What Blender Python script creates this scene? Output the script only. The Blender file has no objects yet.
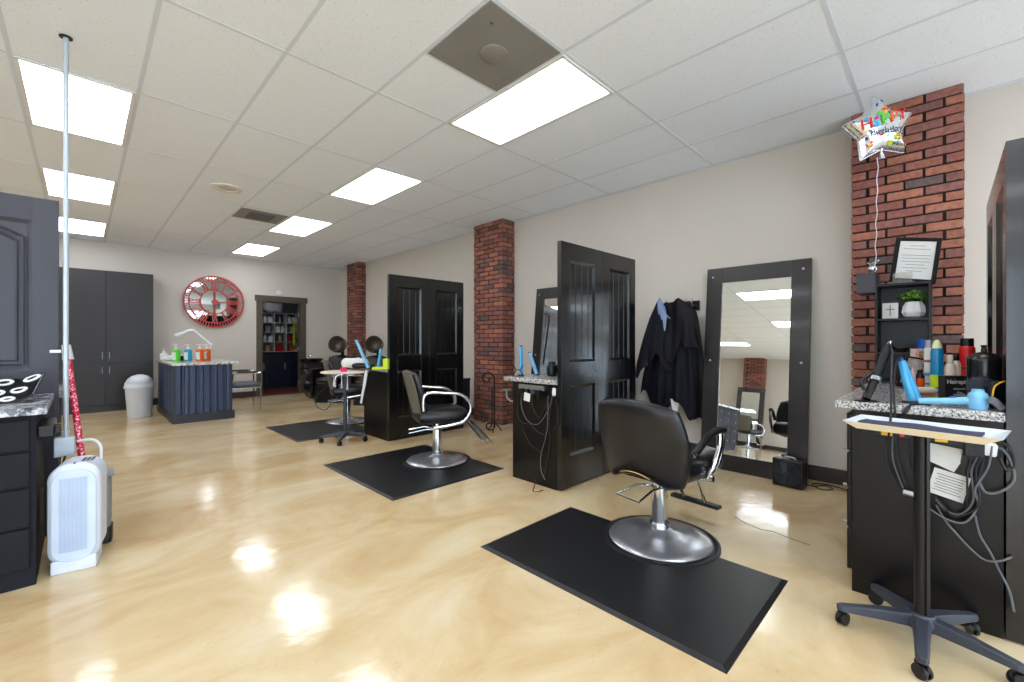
import bpy, math, random
from mathutils import Vector, Matrix
random.seed(7)
C = bpy.context.scene.collection
scn = bpy.context.scene
PI = math.pi
# ---------------------------------------------------------------- camera, world, exposure
YAW = 0.783
cam_d = bpy.data.cameras.new('camera'); cam = bpy.data.objects.new('camera', cam_d); C.objects.link(cam)
cam_d.sensor_width = 36.0; cam_d.lens = 36.0 * 431.9 / 1024.0; cam_d.clip_start = 0.02
cam.location = (0, 0, 1.23); cam.rotation_euler = (PI / 2, 0, -YAW)
scn.camera = cam
w = bpy.data.worlds.new('daylight'); scn.world = w; w.use_nodes = True
wn = w.node_tree.nodes; wn['Background'].inputs[0].default_value = (0.72, 0.86, 1.0, 1); wn['Background'].inputs[1].default_value = 6.0
scn.view_settings.view_transform = 'Standard'; scn.view_settings.look = 'None'
scn.view_settings.gamma = 1; scn.view_settings.use_curve_mapping = False
scn.view_settings.exposure = 0.02
LAMP_STRENGTH = 9.0
scn.cycles.max_bounces = 8; scn.cycles.diffuse_bounces = 5; scn.cycles.glossy_bounces = 5
scn.cycles.sample_clamp_indirect = 4.0

# ---------------------------------------------------------------- helpers
def lin(c):
    return tuple(((v / 255) / 12.92 if v / 255 <= 0.04045 else ((v / 255 + 0.055) / 1.055) ** 2.4) for v in c) + (1,)

MATS = {}
def mat(name, rgb, rough=0.5, metal=0.0, var=0.06, scale=8.0, bump=0.0, bscale=60.0, coat=0.0, emit=0.0, alpha=1.0, trans=0.0, spec=0.5):
    if name in MATS: return MATS[name]
    m = bpy.data.materials.new(name); m.use_nodes = True; MATS[name] = m
    nt = m.node_tree; n = nt.nodes; L = nt.links; b = n['Principled BSDF']
    b.inputs['Roughness'].default_value = rough; b.inputs['Metallic'].default_value = metal
    b.inputs['Specular IOR Level'].default_value = spec
    b.inputs['Coat Weight'].default_value = coat; b.inputs['Coat Roughness'].default_value = 0.08
    b.inputs['Alpha'].default_value = alpha; b.inputs['Transmission Weight'].default_value = trans
    col = lin(rgb)
    tc = n.new('ShaderNodeTexCoord')
    if var > 0:
        nz = n.new('ShaderNodeTexNoise'); nz.inputs['Scale'].default_value = scale; nz.inputs['Detail'].default_value = 5
        L.new(tc.outputs['Object'], nz.inputs['Vector'])
        r = n.new('ShaderNodeValToRGB')
        r.color_ramp.elements[0].position = 0.3; r.color_ramp.elements[1].position = 0.7
        r.color_ramp.elements[0].color = tuple(v * (1 - var) for v in col[:3]) + (1,)
        r.color_ramp.elements[1].color = tuple(min(1, v * (1 + var)) for v in col[:3]) + (1,)
        L.new(nz.outputs['Fac'], r.inputs['Fac']); L.new(r.outputs['Color'], b.inputs['Base Color'])
    else:
        b.inputs['Base Color'].default_value = col
    if bump > 0:
        nb = n.new('ShaderNodeTexNoise'); nb.inputs['Scale'].default_value = bscale; nb.inputs['Detail'].default_value = 4
        L.new(tc.outputs['Object'], nb.inputs['Vector'])
        bp = n.new('ShaderNodeBump'); bp.inputs['Strength'].default_value = bump; bp.inputs['Distance'].default_value = 0.004
        L.new(nb.outputs['Fac'], bp.inputs['Height']); L.new(bp.outputs['Normal'], b.inputs['Normal'])
    if emit > 0:
        b.inputs['Emission Color'].default_value = col; b.inputs['Emission Strength'].default_value = emit
    return m

class MB:
    def __init__(s): s.v = []; s.f = []; s.mi = []; s.m = 0; s.col = None
    def add(s, vs, fs):
        o = len(s.v); s.v += [tuple(p) for p in vs]
        for f in fs: s.f.append(tuple(i + o for i in f)); s.mi.append(s.m)
        return s
    def box(s, x0, x1, y0, y1, z0, z1, M=None):
        vs = [Vector((x, y, z)) for z in (z0, z1) for y in (y0, y1) for x in (x0, x1)]
        if M: vs = [M @ p for p in vs]
        return s.add(vs, [(0, 2, 3, 1), (4, 5, 7, 6), (0, 1, 5, 4), (2, 6, 7, 3), (0, 4, 6, 2), (1, 3, 7, 5)])
    def cbox(s, c, d, M=None):
        return s.box(c[0] - d[0] / 2, c[0] + d[0] / 2, c[1] - d[1] / 2, c[1] + d[1] / 2, c[2] - d[2] / 2, c[2] + d[2] / 2, M)
    def lathe(s, prof, c=(0, 0, 0), n=32, M=None, sx=1, sy=1, cap=True):
        vs = []; fs = []
        for r, z in prof:
            for k in range(n):
                a = 2 * PI * k / n; p = Vector((r * math.cos(a) * sx, r * math.sin(a) * sy, z))
                if M: p = M @ p
                vs.append(p + Vector(c))
        for i in range(len(prof) - 1):
            for k in range(n):
                fs.append((i * n + k, i * n + (k + 1) % n, (i + 1) * n + (k + 1) % n, (i + 1) * n + k))
        if cap:
            fs.append(tuple(range(n))[::-1]); fs.append(tuple((len(prof) - 1) * n + k for k in range(n)))
        return s.add(vs, fs)
    def cyl(s, c, r, h, n=24, axis='z', r2=None):
        M = {'z': None, 'x': Matrix.Rotation(PI / 2, 3, 'Y'), 'y': Matrix.Rotation(-PI / 2, 3, 'X')}[axis]
        return s.lathe([(r, 0), (r if r2 is None else r2, h)], c, n, M)
    def tube(s, pts, r, n=8, closed=False, smooth=0, flat=1.0):
        P_ = [Vector(p) for p in pts]
        if smooth:
            Q = []; N = len(P_)
            rng = range(N) if closed else range(N - 1)
            for i in rng:
                p0 = P_[i - 1] if (i > 0 or closed) else P_[0]; p1 = P_[i]; p2 = P_[(i + 1) % N]
                p3 = P_[(i + 2) % N] if (closed or i + 2 < N) else P_[-1]
                for k in range(smooth):
                    t = k / smooth
                    Q.append(0.5 * ((2 * p1) + (p2 - p0) * t + (2 * p0 - 5 * p1 + 4 * p2 - p3) * t * t + (3 * p1 - p0 - 3 * p2 + p3) * t ** 3))
            if not closed: Q.append(P_[-1])
            P_ = Q
        N = len(P_); rr = r if hasattr(r, '__len__') else [r] * N
        if len(rr) != N: rr = [rr[0] + (rr[-1] - rr[0]) * i / (N - 1) for i in range(N)]
        up = None; vs = []; fs = []
        for i in range(N):
            a = P_[i - 1] if (i > 0 or closed) else P_[i]; b = P_[(i + 1) % N] if (i < N - 1 or closed) else P_[i]
            t = (b - a).normalized() if (b - a).length > 1e-9 else Vector((0, 0, 1))
            if up is None: up = Vector((0, 0, 1)) if abs(t.z) < 0.9 else Vector((1, 0, 0))
            x = t.cross(up)
            if x.length < 1e-6: x = t.orthogonal()
            x.normalize(); y = x.cross(t); up = y
            for k in range(n):
                an = 2 * PI * k / n
                vs.append(P_[i] + x * rr[i] * math.cos(an) + y * rr[i] * flat * math.sin(an))
        M_ = N if closed else N - 1
        for i in range(M_):
            j = (i + 1) % N
            for k in range(n): fs.append((i * n + k, i * n + (k + 1) % n, j * n + (k + 1) % n, j * n + k))
        if not closed: fs.append(tuple(range(n))[::-1]); fs.append(tuple((N - 1) * n + k for k in range(n)))
        return s.add(vs, fs)
    def prism(s, poly, z0, z1, M=None):
        n = len(poly); vs = [Vector((p[0], p[1], z)) for z in (z0, z1) for p in poly]
        if M: vs = [M @ p for p in vs]
        return s.add(vs, [tuple(range(n))[::-1], tuple(range(n, 2 * n))] + [(i, (i + 1) % n, n + (i + 1) % n, n + i) for i in range(n)])
    def pillow(s, W, H, T, fn=None, n=14, rnd=0.35, p=5):
        """rounded cushion: a in [-W/2,W/2], b in [-H/2,H/2], thickness T along c; fn maps (a,b,c) to a point"""
        idx = {}; vs = []; fs = []
        for side in (1, -1):
            for i in range(n + 1):
                for j in range(n + 1):
                    u = -1 + 2 * i / n; v = -1 + 2 * j / n
                    u = math.sin(u * PI / 2) ; v = math.sin(v * PI / 2)
                    m = max(abs(u), abs(v))
                    if side == -1 and m > 0.9999: idx[(side, i, j)] = idx[(1, i, j)]; continue
                    cu = u * (1 - rnd * v * v * 0.5 * abs(u) ** 2); cv = v * (1 - rnd * u * u * 0.5 * abs(v) ** 2)
                    c = side * T / 2 * (1 - m ** p) ** 0.5 if m < 1 else 0
                    a_, b_ = cu * W / 2, cv * H / 2
                    q = fn(a_, b_, c) if fn else (a_, b_, c)
                    idx[(side, i, j)] = len(vs); vs.append(Vector(q))
        for side in (1, -1):
            for i in range(n):
                for j in range(n):
                    q = (idx[(side, i, j)], idx[(side, i + 1, j)], idx[(side, i + 1, j + 1)], idx[(side, i, j + 1)])
                    fs.append(q if side == 1 else q[::-1])
        return s.add(vs, fs)
    def grid(s, nu, nv, fn):
        vs = [Vector(fn(i / nu, j / nv)) for j in range(nv + 1) for i in range(nu + 1)]
        return s.add(vs, [(j * (nu + 1) + i, j * (nu + 1) + i + 1, (j + 1) * (nu + 1) + i + 1, (j + 1) * (nu + 1) + i) for j in range(nv) for i in range(nu)])
    def sphere(s, c, r, n=16, m=10, sc=(1, 1, 1)):
        vs = []; fs = []
        for i in range(m + 1):
            t = PI * i / m
            for k in range(n):
                a = 2 * PI * k / n
                vs.append(Vector((c[0] + r * sc[0] * math.sin(t) * math.cos(a), c[1] + r * sc[1] * math.sin(t) * math.sin(a), c[2] + r * sc[2] * math.cos(t))))
        for i in range(m):
            for k in range(n): fs.append((i * n + k, (i + 1) * n + k, (i + 1) * n + (k + 1) % n, i * n + (k + 1) % n))
        return s.add(vs, fs)

def build(name, mb, m, parent=None, smooth=False, bevel=0.0, solid=0.0, loc=None, rot=None, label=None, sub=0):
    me = bpy.data.meshes.new(name); me.from_pydata(mb.v, [], mb.f); me.update()
    ms = m if isinstance(m, (list, tuple)) else [m]
    for x in ms: me.materials.append(x)
    if len(ms) > 1: me.polygons.foreach_set('material_index', mb.mi)
    if smooth:
        me.polygons.foreach_set('use_smooth', [True] * len(me.polygons)); me.set_sharp_from_angle(angle=math.radians(40 if smooth is True else smooth))
    if mb.col is not None:
        a = me.color_attributes.new('tint', 'FLOAT_COLOR', 'POINT')
        for i, cc in enumerate(mb.col): a.data[i].color = cc
    o = bpy.data.objects.new(name, me); C.objects.link(o)
    if parent is not None: o.parent = parent
    if loc is not None: o.location = loc
    if rot is not None: o.rotation_euler = rot
    if solid:
        sm = o.modifiers.new('thickness', 'SOLIDIFY'); sm.thickness = solid; sm.offset = 0
    if sub:
        q = o.modifiers.new('subdivision', 'SUBSURF'); q.levels = sub; q.render_levels = sub
    if bevel:
        bm_ = o.modifiers.new('bevel', 'BEVEL'); bm_.width = bevel; bm_.segments = 2; bm_.limit_method = 'ANGLE'
    if label: o['label'] = label
    return o
def thing(name, label, cat, loc=(0, 0, 0), rz=0.0, group=None):
    o = bpy.data.objects.new(name, None); C.objects.link(o); o.location = loc; o.rotation_euler = (0, 0, rz)
    o.empty_display_size = 0.1
    return tag(o, label, cat, group)
def tag(o, label, cat, group=None):
    o['label'] = label; o['category'] = cat
    if group: o['group'] = group
    return o
def struct(name, mb, m, parent=None, **k):
    o = build(name, mb, m, parent, **k)
    if parent is None: o['kind'] = 'structure'
    return o
def dup(root, loc, rz, label, group=None):
    r = root.copy(); C.objects.link(r); r.location = loc; r.rotation_euler = (0, 0, rz); r['label'] = label
    if group: r['group'] = group
    elif 'group' in r: del r['group']
    for ch in list(root.children):
        c = ch.copy(); C.objects.link(c); c.parent = r
        for g in list(ch.children):
            d = g.copy(); C.objects.link(d); d.parent = c
    return r
def text(name, body, size, m, parent=None, loc=(0, 0, 0), rot=(0, 0, 0), ext=0.0006, align='CENTER'):
    cu = bpy.data.curves.new(name, 'FONT'); cu.body = body; cu.size = size; cu.extrude = ext; cu.align_x = align; cu.align_y = 'CENTER'
    cu.materials.append(m)
    cu.offset = 0.0004 * size / 0.05
    tmp = bpy.data.objects.new(name, cu); me = bpy.data.meshes.new_from_object(tmp); bpy.data.objects.remove(tmp)
    o = bpy.data.objects.new(name, me); C.objects.link(o); o.location = loc; o.rotation_euler = rot
    if parent is not None: o.parent = parent
    return o

# ---------------------------------------------------------------- materials
M_wall = mat('greige_paint', (205, 198, 188), 0.75, var=0.015, scale=1.5, bump=0.06, bscale=150)
M_black = mat('black_satin_paint', (9, 9, 10), 0.24, var=0.15, scale=4, coat=0.35, spec=0.5)
M_panel = mat('black_laminate', (14, 11, 10), 0.3, var=0.15, scale=3, bump=0.02, spec=0.3)
M_navy = mat('dark_navy_paint', (30, 33, 44), 0.42, var=0.1, scale=3)
M_vinyl = mat('black_vinyl', (13, 13, 18), 0.32, var=0.1, scale=12, bump=0.05, bscale=220)
M_rubber = mat('black_rubber_mat', (20, 20, 22), 0.36, var=0.15, scale=30, bump=0.35, bscale=260)
M_plast = mat('black_plastic', (16, 16, 18), 0.35, var=0.08, spec=0.4)
M_dplast = mat('grey_blue_plastic', (52, 56, 68), 0.45, var=0.08)
M_chrome = mat('chrome', (215, 217, 220), 0.1, 1.0, var=0.0)
M_chromes = mat('satin_chrome', (200, 202, 208), 0.27, 0.85, var=0.03)
M_steel = mat('brushed_steel', (170, 172, 176), 0.32, 1.0, var=0.04)
M_white = mat('white_plastic', (226, 228, 230), 0.35, var=0.02)
M_pwhite = mat('purifier_plastic', (212, 220, 234), 0.38, var=0.02)
M_bin = mat('pale_grey_plastic', (205, 210, 216), 0.4, var=0.02)
M_trim = mat('taupe_trim', (82, 74, 60), 0.5, var=0.08)
M_bbd = mat('dark_brown_baseboard', (52, 40, 36), 0.5, var=0.12, scale=10)
M_mframe = mat('espresso_stained_wood', (24, 18, 17), 0.32, var=0.25, scale=5, bump=0.1, bscale=40, coat=0.2)
M_mirror = mat('mirror_silver', (235, 238, 238), 0.01, 1.0, var=0.0)
M_blue = mat('sky_blue_plastic', (70, 165, 215), 0.3, var=0.04)
M_ltblue = mat('pale_blue_plastic', (125, 190, 226), 0.3, var=0.03)
M_dblue = mat('deep_blue_plastic', (20, 90, 190), 0.35, var=0.04)
M_red = mat('red_plastic', (205, 22, 24), 0.28, var=0.04)
M_pred = mat('clock_red_metal', (186, 66, 62), 0.5, var=0.12, scale=12)
M_paper = mat('paper', (222, 222, 218), 0.7, var=0.03)
M_cloth = mat('navy_cape_nylon', (9, 11, 24), 0.65, spec=0.25, var=0.12, scale=6, bump=0.12, bscale=30)
M_cloth2 = mat('black_cape_nylon', (8, 8, 14), 0.6, spec=0.25, var=0.12, scale=6, bump=0.12, bscale=30)
M_cloth3 = mat('light_blue_cape_lining', (130, 150, 190), 0.6, var=0.08)
M_iron = mat('wrought_iron', (38, 30, 28), 0.5, 0.6, var=0.1)
M_hood = mat('smoked_brown_plastic', (88, 78, 66), 0.28, var=0.08)
M_lime = mat('lime_plastic', (190, 220, 20), 0.4, var=0.03)
M_green = mat('green_soap', (80, 205, 40), 0.3, var=0.03)
M_teal = mat('teal_soap', (20, 150, 180), 0.3, var=0.03)
M_orange = mat('orange_soap', (225, 90, 20), 0.3, var=0.03)
M_yellow = mat('yellow_label', (235, 180, 25), 0.5, var=0.03)
M_seatgrey = mat('grey_blue_vinyl', (92, 98, 112), 0.45, var=0.05)
M_cord = mat('black_cord', (22, 22, 24), 0.5, var=0.0)
M_gcord = mat('grey_cord', (96, 98, 104), 0.5, var=0.0)
M_pink = mat('pink_plastic', (225, 30, 95), 0.4, var=0.04)
M_tan = mat('kraft_tan', (196, 160, 118), 0.6, var=0.05)
M_cream = mat('cream_plastic', (226, 208, 192), 0.4, var=0.03)
M_amber = mat('amber_label', (160, 92, 40), 0.4, var=0.05)
M_leaf = mat('leaf_green', (86, 130, 44), 0.5, var=0.3, scale=40)
M_galv = mat('galvanised_steel', (186, 196, 206), 0.38, 0.25, var=0.05)
M_traywhite = mat('tray_enamel', (214, 220, 228), 0.25, var=0.02)
M_traycream = mat('tray_cream_edge', (222, 208, 178), 0.35, var=0.02)
M_towel = mat('navy_towel', (60, 60, 84), 0.8, var=0.12, scale=40, bump=0.4, bscale=300)

def granite(name, base, dark, mid, sc):
    m = bpy.data.materials.new(name); m.use_nodes = True; nt = m.node_tree; n = nt.nodes; L = nt.links; b = n['Principled BSDF']
    b.inputs['Roughness'].default_value = 0.18
    tc = n.new('ShaderNodeTexCoord'); v = n.new('ShaderNodeTexVoronoi'); v.inputs['Scale'].default_value = sc
    L.new(tc.outputs['Object'], v.inputs['Vector'])
    nz = n.new('ShaderNodeTexNoise'); nz.inputs['Scale'].default_value = sc * 0.6; nz.inputs['Detail'].default_value = 6; nz.inputs['Roughness'].default_value = 0.75
    L.new(tc.outputs['Object'], nz.inputs['Vector'])
    r = n.new('ShaderNodeValToRGB'); e = r.color_ramp.elements
    e[0].position = 0.40; e[0].color = lin(dark); e[1].position = 0.56; e[1].color = lin(base)
    k = e.new(0.47); k.color = lin(mid)
    L.new(nz.outputs['Fac'], r.inputs['Fac'])
    sh = n.new('ShaderNodeSeparateColor'); L.new(v.outputs['Color'], sh.inputs['Color'])
    r2 = n.new('ShaderNodeValToRGB'); r2.color_ramp.interpolation = 'CONSTANT'
    r2.color_ramp.elements[0].color = lin(dark); r2.color_ramp.elements[1].position = 0.16; r2.color_ramp.elements[1].color = (1, 1, 1, 1)
    L.new(sh.outputs['Red'], r2.inputs['Fac'])
    mx = n.new('ShaderNodeMix'); mx.data_type = 'RGBA'; mx.blend_type = 'MULTIPLY'; mx.inputs['Factor'].default_value = 0.7
    L.new(r.outputs['Color'], mx.inputs['A']); L.new(r2.outputs['Color'], mx.inputs['B']); L.new(mx.outputs['Result'], b.inputs['Base Color'])
    return m
M_granite = granite('speckled_granite', (214, 212, 208), (62, 60, 62), (150, 148, 150), 150)
M_granite2 = granite('blotchy_granite', (206, 208, 212), (70, 72, 82), (150, 152, 160), 26)

def floor_mat():
    m = bpy.data.materials.new('stained_concrete'); m.use_nodes = True; nt = m.node_tree; n = nt.nodes; L = nt.links; b = n['Principled BSDF']
    tc = n.new('ShaderNodeTexCoord')
    mp = n.new('ShaderNodeMapping'); mp.inputs['Rotation'].default_value = (0, 0, 0.65); mp.inputs['Scale'].default_value = (1.0, 1.6, 1); L.new(tc.outputs['Object'], mp.inputs['Vector'])
    n1 = n.new('ShaderNodeTexNoise'); n1.inputs['Scale'].default_value = 1.1; n1.inputs['Detail'].default_value = 9; n1.inputs['Roughness'].default_value = 0.62; n1.inputs['Distortion'].default_value = 0.7
    L.new(mp.outputs['Vector'], n1.inputs['Vector'])
    r = n.new('ShaderNodeValToRGB'); e = r.color_ramp.elements
    e[0].position = 0.28; e[0].color = lin((190, 156, 108)); e[1].position = 0.72; e[1].color = lin((224, 209, 180))
    k = e.new(0.45); k.color = lin((207, 181, 138)); k = e.new(0.57); k.color = lin((216, 195, 156))
    L.new(n1.outputs['Fac'], r.inputs['Fac'])
    n2 = n.new('ShaderNodeTexNoise'); n2.inputs['Scale'].default_value = 7; n2.inputs['Detail'].default_value = 12; n2.inputs['Roughness'].default_value = 0.8; n2.inputs['Distortion'].default_value = 0.8
    L.new(mp.outputs['Vector'], n2.inputs['Vector'])
    r2 = n.new('ShaderNodeValToRGB'); e = r2.color_ramp.elements
    e[0].position = 0.30; e[0].color = (0.70, 0.58, 0.42, 1); e[1].position = 0.42; e[1].color = (1, 1, 1, 1)
    L.new(n2.outputs['Fac'], r2.inputs['Fac'])
    mx = n.new('ShaderNodeMix'); mx.data_type = 'RGBA'; mx.blend_type = 'MULTIPLY'; mx.inputs['Factor'].default_value = 0.55
    L.new(r.outputs['Color'], mx.inputs['A']); L.new(r2.outputs['Color'], mx.inputs['B']); L.new(mx.outputs['Result'], b.inputs['Base Color'])
    rr = n.new('ShaderNodeMapRange'); rr.inputs['To Min'].default_value = 0.05; rr.inputs['To Max'].default_value = 0.16; L.new(n2.outputs['Fac'], rr.inputs['Value']); L.new(rr.outputs['Result'], b.inputs['Roughness'])
    n3 = n.new('ShaderNodeTexNoise'); n3.inputs['Scale'].default_value = 3.0; n3.inputs['Detail'].default_value = 7; n3.inputs['Roughness'].default_value = 0.55; L.new(tc.outputs['Object'], n3.inputs['Vector'])
    bp = n.new('ShaderNodeBump'); bp.inputs['Strength'].default_value = 0.16; bp.inputs['Distance'].default_value = 0.02; L.new(n3.outputs['Fac'], bp.inputs['Height']); L.new(bp.outputs['Normal'], b.inputs['Normal'])
    b.inputs['Specular IOR Level'].default_value = 0.6
    return m
def ceil_mat():
    m = bpy.data.materials.new('acoustic_tile'); m.use_nodes = True; nt = m.node_tree; n = nt.nodes; L = nt.links; b = n['Principled BSDF']
    b.inputs['Roughness'].default_value = 0.9
    tc = n.new('ShaderNodeTexCoord')
    n1 = n.new('ShaderNodeTexNoise'); n1.inputs['Scale'].default_value = 75; n1.inputs['Detail'].default_value = 5; n1.inputs['Roughness'].default_value = 0.7; L.new(tc.outputs['Object'], n1.inputs['Vector'])
    r = n.new('ShaderNodeValToRGB'); e = r.color_ramp.elements
    e[0].position = 0.30; e[0].color = lin((196, 204, 216)); e[1].position = 0.42; e[1].color = lin((238, 245, 255)); L.new(n1.outputs['Fac'], r.inputs['Fac'])
    L.new(r.outputs['Color'], b.inputs['Base Color'])
    bp = n.new('ShaderNodeBump'); bp.inputs['Strength'].default_value = 0.3; bp.inputs['Distance'].default_value = 0.003; L.new(n1.outputs['Fac'], bp.inputs['Height']); L.new(bp.outputs['Normal'], b.inputs['Normal'])
    return m
def brick_mat():
    m = bpy.data.materials.new('red_brick'); m.use_nodes = True; nt = m.node_tree; n = nt.nodes; L = nt.links; b = n['Principled BSDF']
    b.inputs['Roughness'].default_value = 0.8
    at = n.new('ShaderNodeAttribute'); at.attribute_name = 'tint'
    tc = n.new('ShaderNodeTexCoord'); n1 = n.new('ShaderNodeTexNoise'); n1.inputs['Scale'].default_value = 35; n1.inputs['Detail'].default_value = 6; L.new(tc.outputs['Object'], n1.inputs['Vector'])
    r = n.new('ShaderNodeValToRGB'); e = r.color_ramp.elements
    e[0].position = 0.3; e[0].color = (0.72, 0.7, 0.7, 1); e[1].position = 0.65; e[1].color = (1.12, 1.08, 1.05, 1); L.new(n1.outputs['Fac'], r.inputs['Fac'])
    mx = n.new('ShaderNodeMix'); mx.data_type = 'RGBA'; mx.blend_type = 'MULTIPLY'; mx.inputs['Factor'].default_value = 1.0
    L.new(at.outputs['Color'], mx.inputs['A']); L.new(r.outputs['Color'], mx.inputs['B']); L.new(mx.outputs['Result'], b.inputs['Base Color'])
    bp = n.new('ShaderNodeBump'); bp.inputs['Strength'].default_value = 0.5; bp.inputs['Distance'].default_value = 0.004; L.new(n1.outputs['Fac'], bp.inputs['Height']); L.new(bp.outputs['Normal'], b.inputs['Normal'])
    return m
M_floor = floor_mat(); M_ceil = ceil_mat(); M_brick = brick_mat()
M_mortar = mat('dark_mortar', (34, 28, 27), 0.95, var=0.2, scale=30, bump=0.3)
M_grid = mat('ceiling_grid_paint', (214, 222, 234), 0.6, var=0.0)
M_lamp = mat('lamp_diffuser', (241, 246, 255), 0.5, var=0.0, emit=LAMP_STRENGTH)
M_glassw = bpy.data.materials.new('window_glass'); M_glassw.use_nodes = True
_n = M_glassw.node_tree.nodes; _l = M_glassw.node_tree.links; _n.remove(_n['Principled BSDF'])
_t = _n.new('ShaderNodeBsdfTransparent'); _g = _n.new('ShaderNodeBsdfGlossy'); _g.inputs['Roughness'].default_value = 0.02; _m = _n.new('ShaderNodeMixShader'); _m.inputs[0].default_value = 0.07
_l.new(_t.outputs[0], _m.inputs[1]); _l.new(_g.outputs[0], _m.inputs[2]); _l.new(_m.outputs[0], _n['Material Output'].inputs[0])
M_foil = mat('silver_foil', (226, 228, 232), 0.16, 0.85, var=0.05, scale=25, bump=0.25, bscale=25)

# ---------------------------------------------------------------- the room
XR, XL, YF, YB, HC = 4.60, -7.70, 10.75, -4.00, 3.023
T = 0.15
FX0, FX1, FY0, FY1 = XL - T, XR + T, YB - T, YF + 2.6
struct('floor', MB().box(XL - T, XR + T, YB - T, YF, -0.1, 0.0), M_floor)
struct('wall_right', MB().box(XR, XR + T, YB - T, YF + T, 0, HC + 0.2), M_wall)
DX0, DX1, DZ = 2.835, 3.665, 2.12     # opening of the far doorway
b = MB().box(XL - T, DX0, YF, YF + T, 0, HC + 0.2).box(DX1, XR, YF, YF + T, 0, HC + 0.2).box(DX0, DX1, YF, YF + T, DZ, HC + 0.2)
struct('wall_far', b, M_wall)
# back wall with shop windows
wins = [(-7.3, -5.1), (-4.9, -2.7), (-2.5, -0.3), (-0.1, 2.1), (2.3, 4.4)]
b = MB(); x = XL - T
for x0, x1 in wins:
    b.box(x, x0, YB - T, YB, 0, HC + 0.2); b.box(x0, x1, YB - T, YB, 0, 0.08); b.box(x0, x1, YB - T, YB, 2.75, HC + 0.2); x = x1
b.box(x, XR, YB - T, YB, 0, HC + 0.2)
struct('wall_back', b, M_wall)
M_wframe = mat('window_frame_bronze', (60, 56, 52), 0.4, var=0.05)
def window(name, x0, x1, z0, z1, y=None, x=None):
    f = MB(); t = 0.05
    def bx(a0, a1, c0, c1, d0, d1):
        if y is not None: f.box(a0, a1, y + d0, y + d1, c0, c1)
        else: f.box(x + d0, x + d1, a0, a1, c0, c1)
    bx(x0, x0 + t, z0, z1, -0.1, -0.04); bx(x1 - t, x1, z0, z1, -0.1, -0.04); bx(x0, x1, z0, z0 + t, -0.1, -0.04); bx(x0, x1, z1 - t, z1, -0.1, -0.04)
    bx((x0 + x1) / 2 - 0.025, (x0 + x1) / 2 + 0.025, z0, z1, -0.1, -0.04)
    o = struct(name, f, M_wframe)
    g = MB()
    if y is not None: g.box(x0 + t, x1 - t, y - 0.075, y - 0.069, z0 + t, z1 - t)
    else: g.box(x - 0.075, x - 0.069, x0 + t, x1 - t, z0 + t, z1 - t)
    build('window_pane', g, M_glassw, o)
for i, (x0, x1) in enumerate(wins): window('window_%d' % (i + 1), x0, x1, 0.08, 2.75, y=YB)
# left wall, unseen windows added to bring more daylight up to the ceiling
lw = [(-3.6, -1.3), (-1.1, 1.2)]
b = MB(); yy = YB - T
for y0, y1 in lw:
    b.box(XL - T, XL, yy, y0, 0, HC + 0.2); b.box(XL - T, XL, y0, y1, 0, 0.08); b.box(XL - T, XL, y0, y1, 2.75, HC + 0.2); yy = y1
b.box(XL - T, XL, yy, YF + T, 0, HC + 0.2)
struct('wall_left', b, M_wall)
for i, (y0, y1) in enumerate(lw): window('window_%d' % (i + 6), y0, y1, 0.08, 2.75, x=XL)
# ceiling: tiles plus grid
gx0, gy0, c2, c4 = 0.289, 2.895, 0.6096, 1.2192
ceiling = struct('ceiling', MB().box(XL - T, XR + T, YB - T, YF + T, HC + 0.0015, HC + 0.16), M_ceil)
g = MB(); i = -14
while gx0 + i * c2 < XR:
    x = gx0 + i * c2; i += 1
    if x > XL: g.box(x - 0.012, x + 0.012, YB, YF, HC, HC + 0.0014)
j = -6
while gy0 + j * c4 < YF:
    y = gy0 + j * c4; j += 1
    if y > YB: g.box(XL, XR, y - 0.012, y + 0.012, HC - 0.0002, HC + 0.0014)
g.box(XR - 0.02, XR, YB, YF, HC - 0.001, HC + 0.0014).box(XL, XR, YF - 0.02, YF, HC - 0.001, HC + 0.0014)
g.box(gx0 + 2 * c2, gx0 + 3 * c2, gy0 - c2 - 0.012, gy0 - c2 + 0.012, HC - 0.0002, HC + 0.0014)
build('ceiling_grid', g, M_grid, ceiling)
# baseboards
struct('baseboard_right', MB().box(XR - 0.016, XR, YB, YF, 0, 0.13), M_bbd, bevel=0.003)
struct('baseboard_far', MB().box(XL, 2.72, YF - 0.016, YF, 0, 0.13).box(3.78, XR - 0.02, YF - 0.016, YF, 0, 0.13), M_bbd)
struct('baseboard_left', MB().box(XL, XL + 0.016, YB, YF - 0.02, 0, 0.13), M_bbd)

# ceiling lights
M_lframe = mat('light_frame', (232, 232, 230), 0.4, var=0.0)
lproto = thing('ceiling_light', 'lit troffer ceiling light beside the large dark square ceiling plate', 'ceiling light', (2.4227, gy0 - c2, HC))
W2, L2 = c2 / 2 - 0.013, c4 / 2 - 0.013
f = MB()
for s_ in (-1, 1):
    f.box(s_ * W2 - (0.022 if s_ > 0 else 0), s_ * W2 + (0.022 if s_ < 0 else 0), -L2, L2, -0.008, 0.004)
    f.box(-W2, W2, s_ * L2 - (0.022 if s_ > 0 else 0), s_ * L2 + (0.022 if s_ < 0 else 0), -0.008, 0.004)
build('frame', f, M_lframe, lproto)
build('diffuser', MB().box(-W2 + 0.022, W2 - 0.022, -L2 + 0.022, L2 - 0.022, -0.005, 0.004), M_lamp, lproto)
names = {(0, 1): 'lit troffer ceiling light farther along the row from the dark ceiling plate', (0, 2): 'lit ceiling light touching the small grey ceiling vent',
         (0, 3): 'most distant lit ceiling light in the row near the doorway and brick pillar', (1, 1): 'large lit ceiling light behind the thin vertical metal pole, nearest of its row',
         (1, 2): 'lit ceiling light behind the metal pole, between a larger and a smaller one', (1, 3): 'small distant lit ceiling light above the tall black cupboards'}
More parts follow.
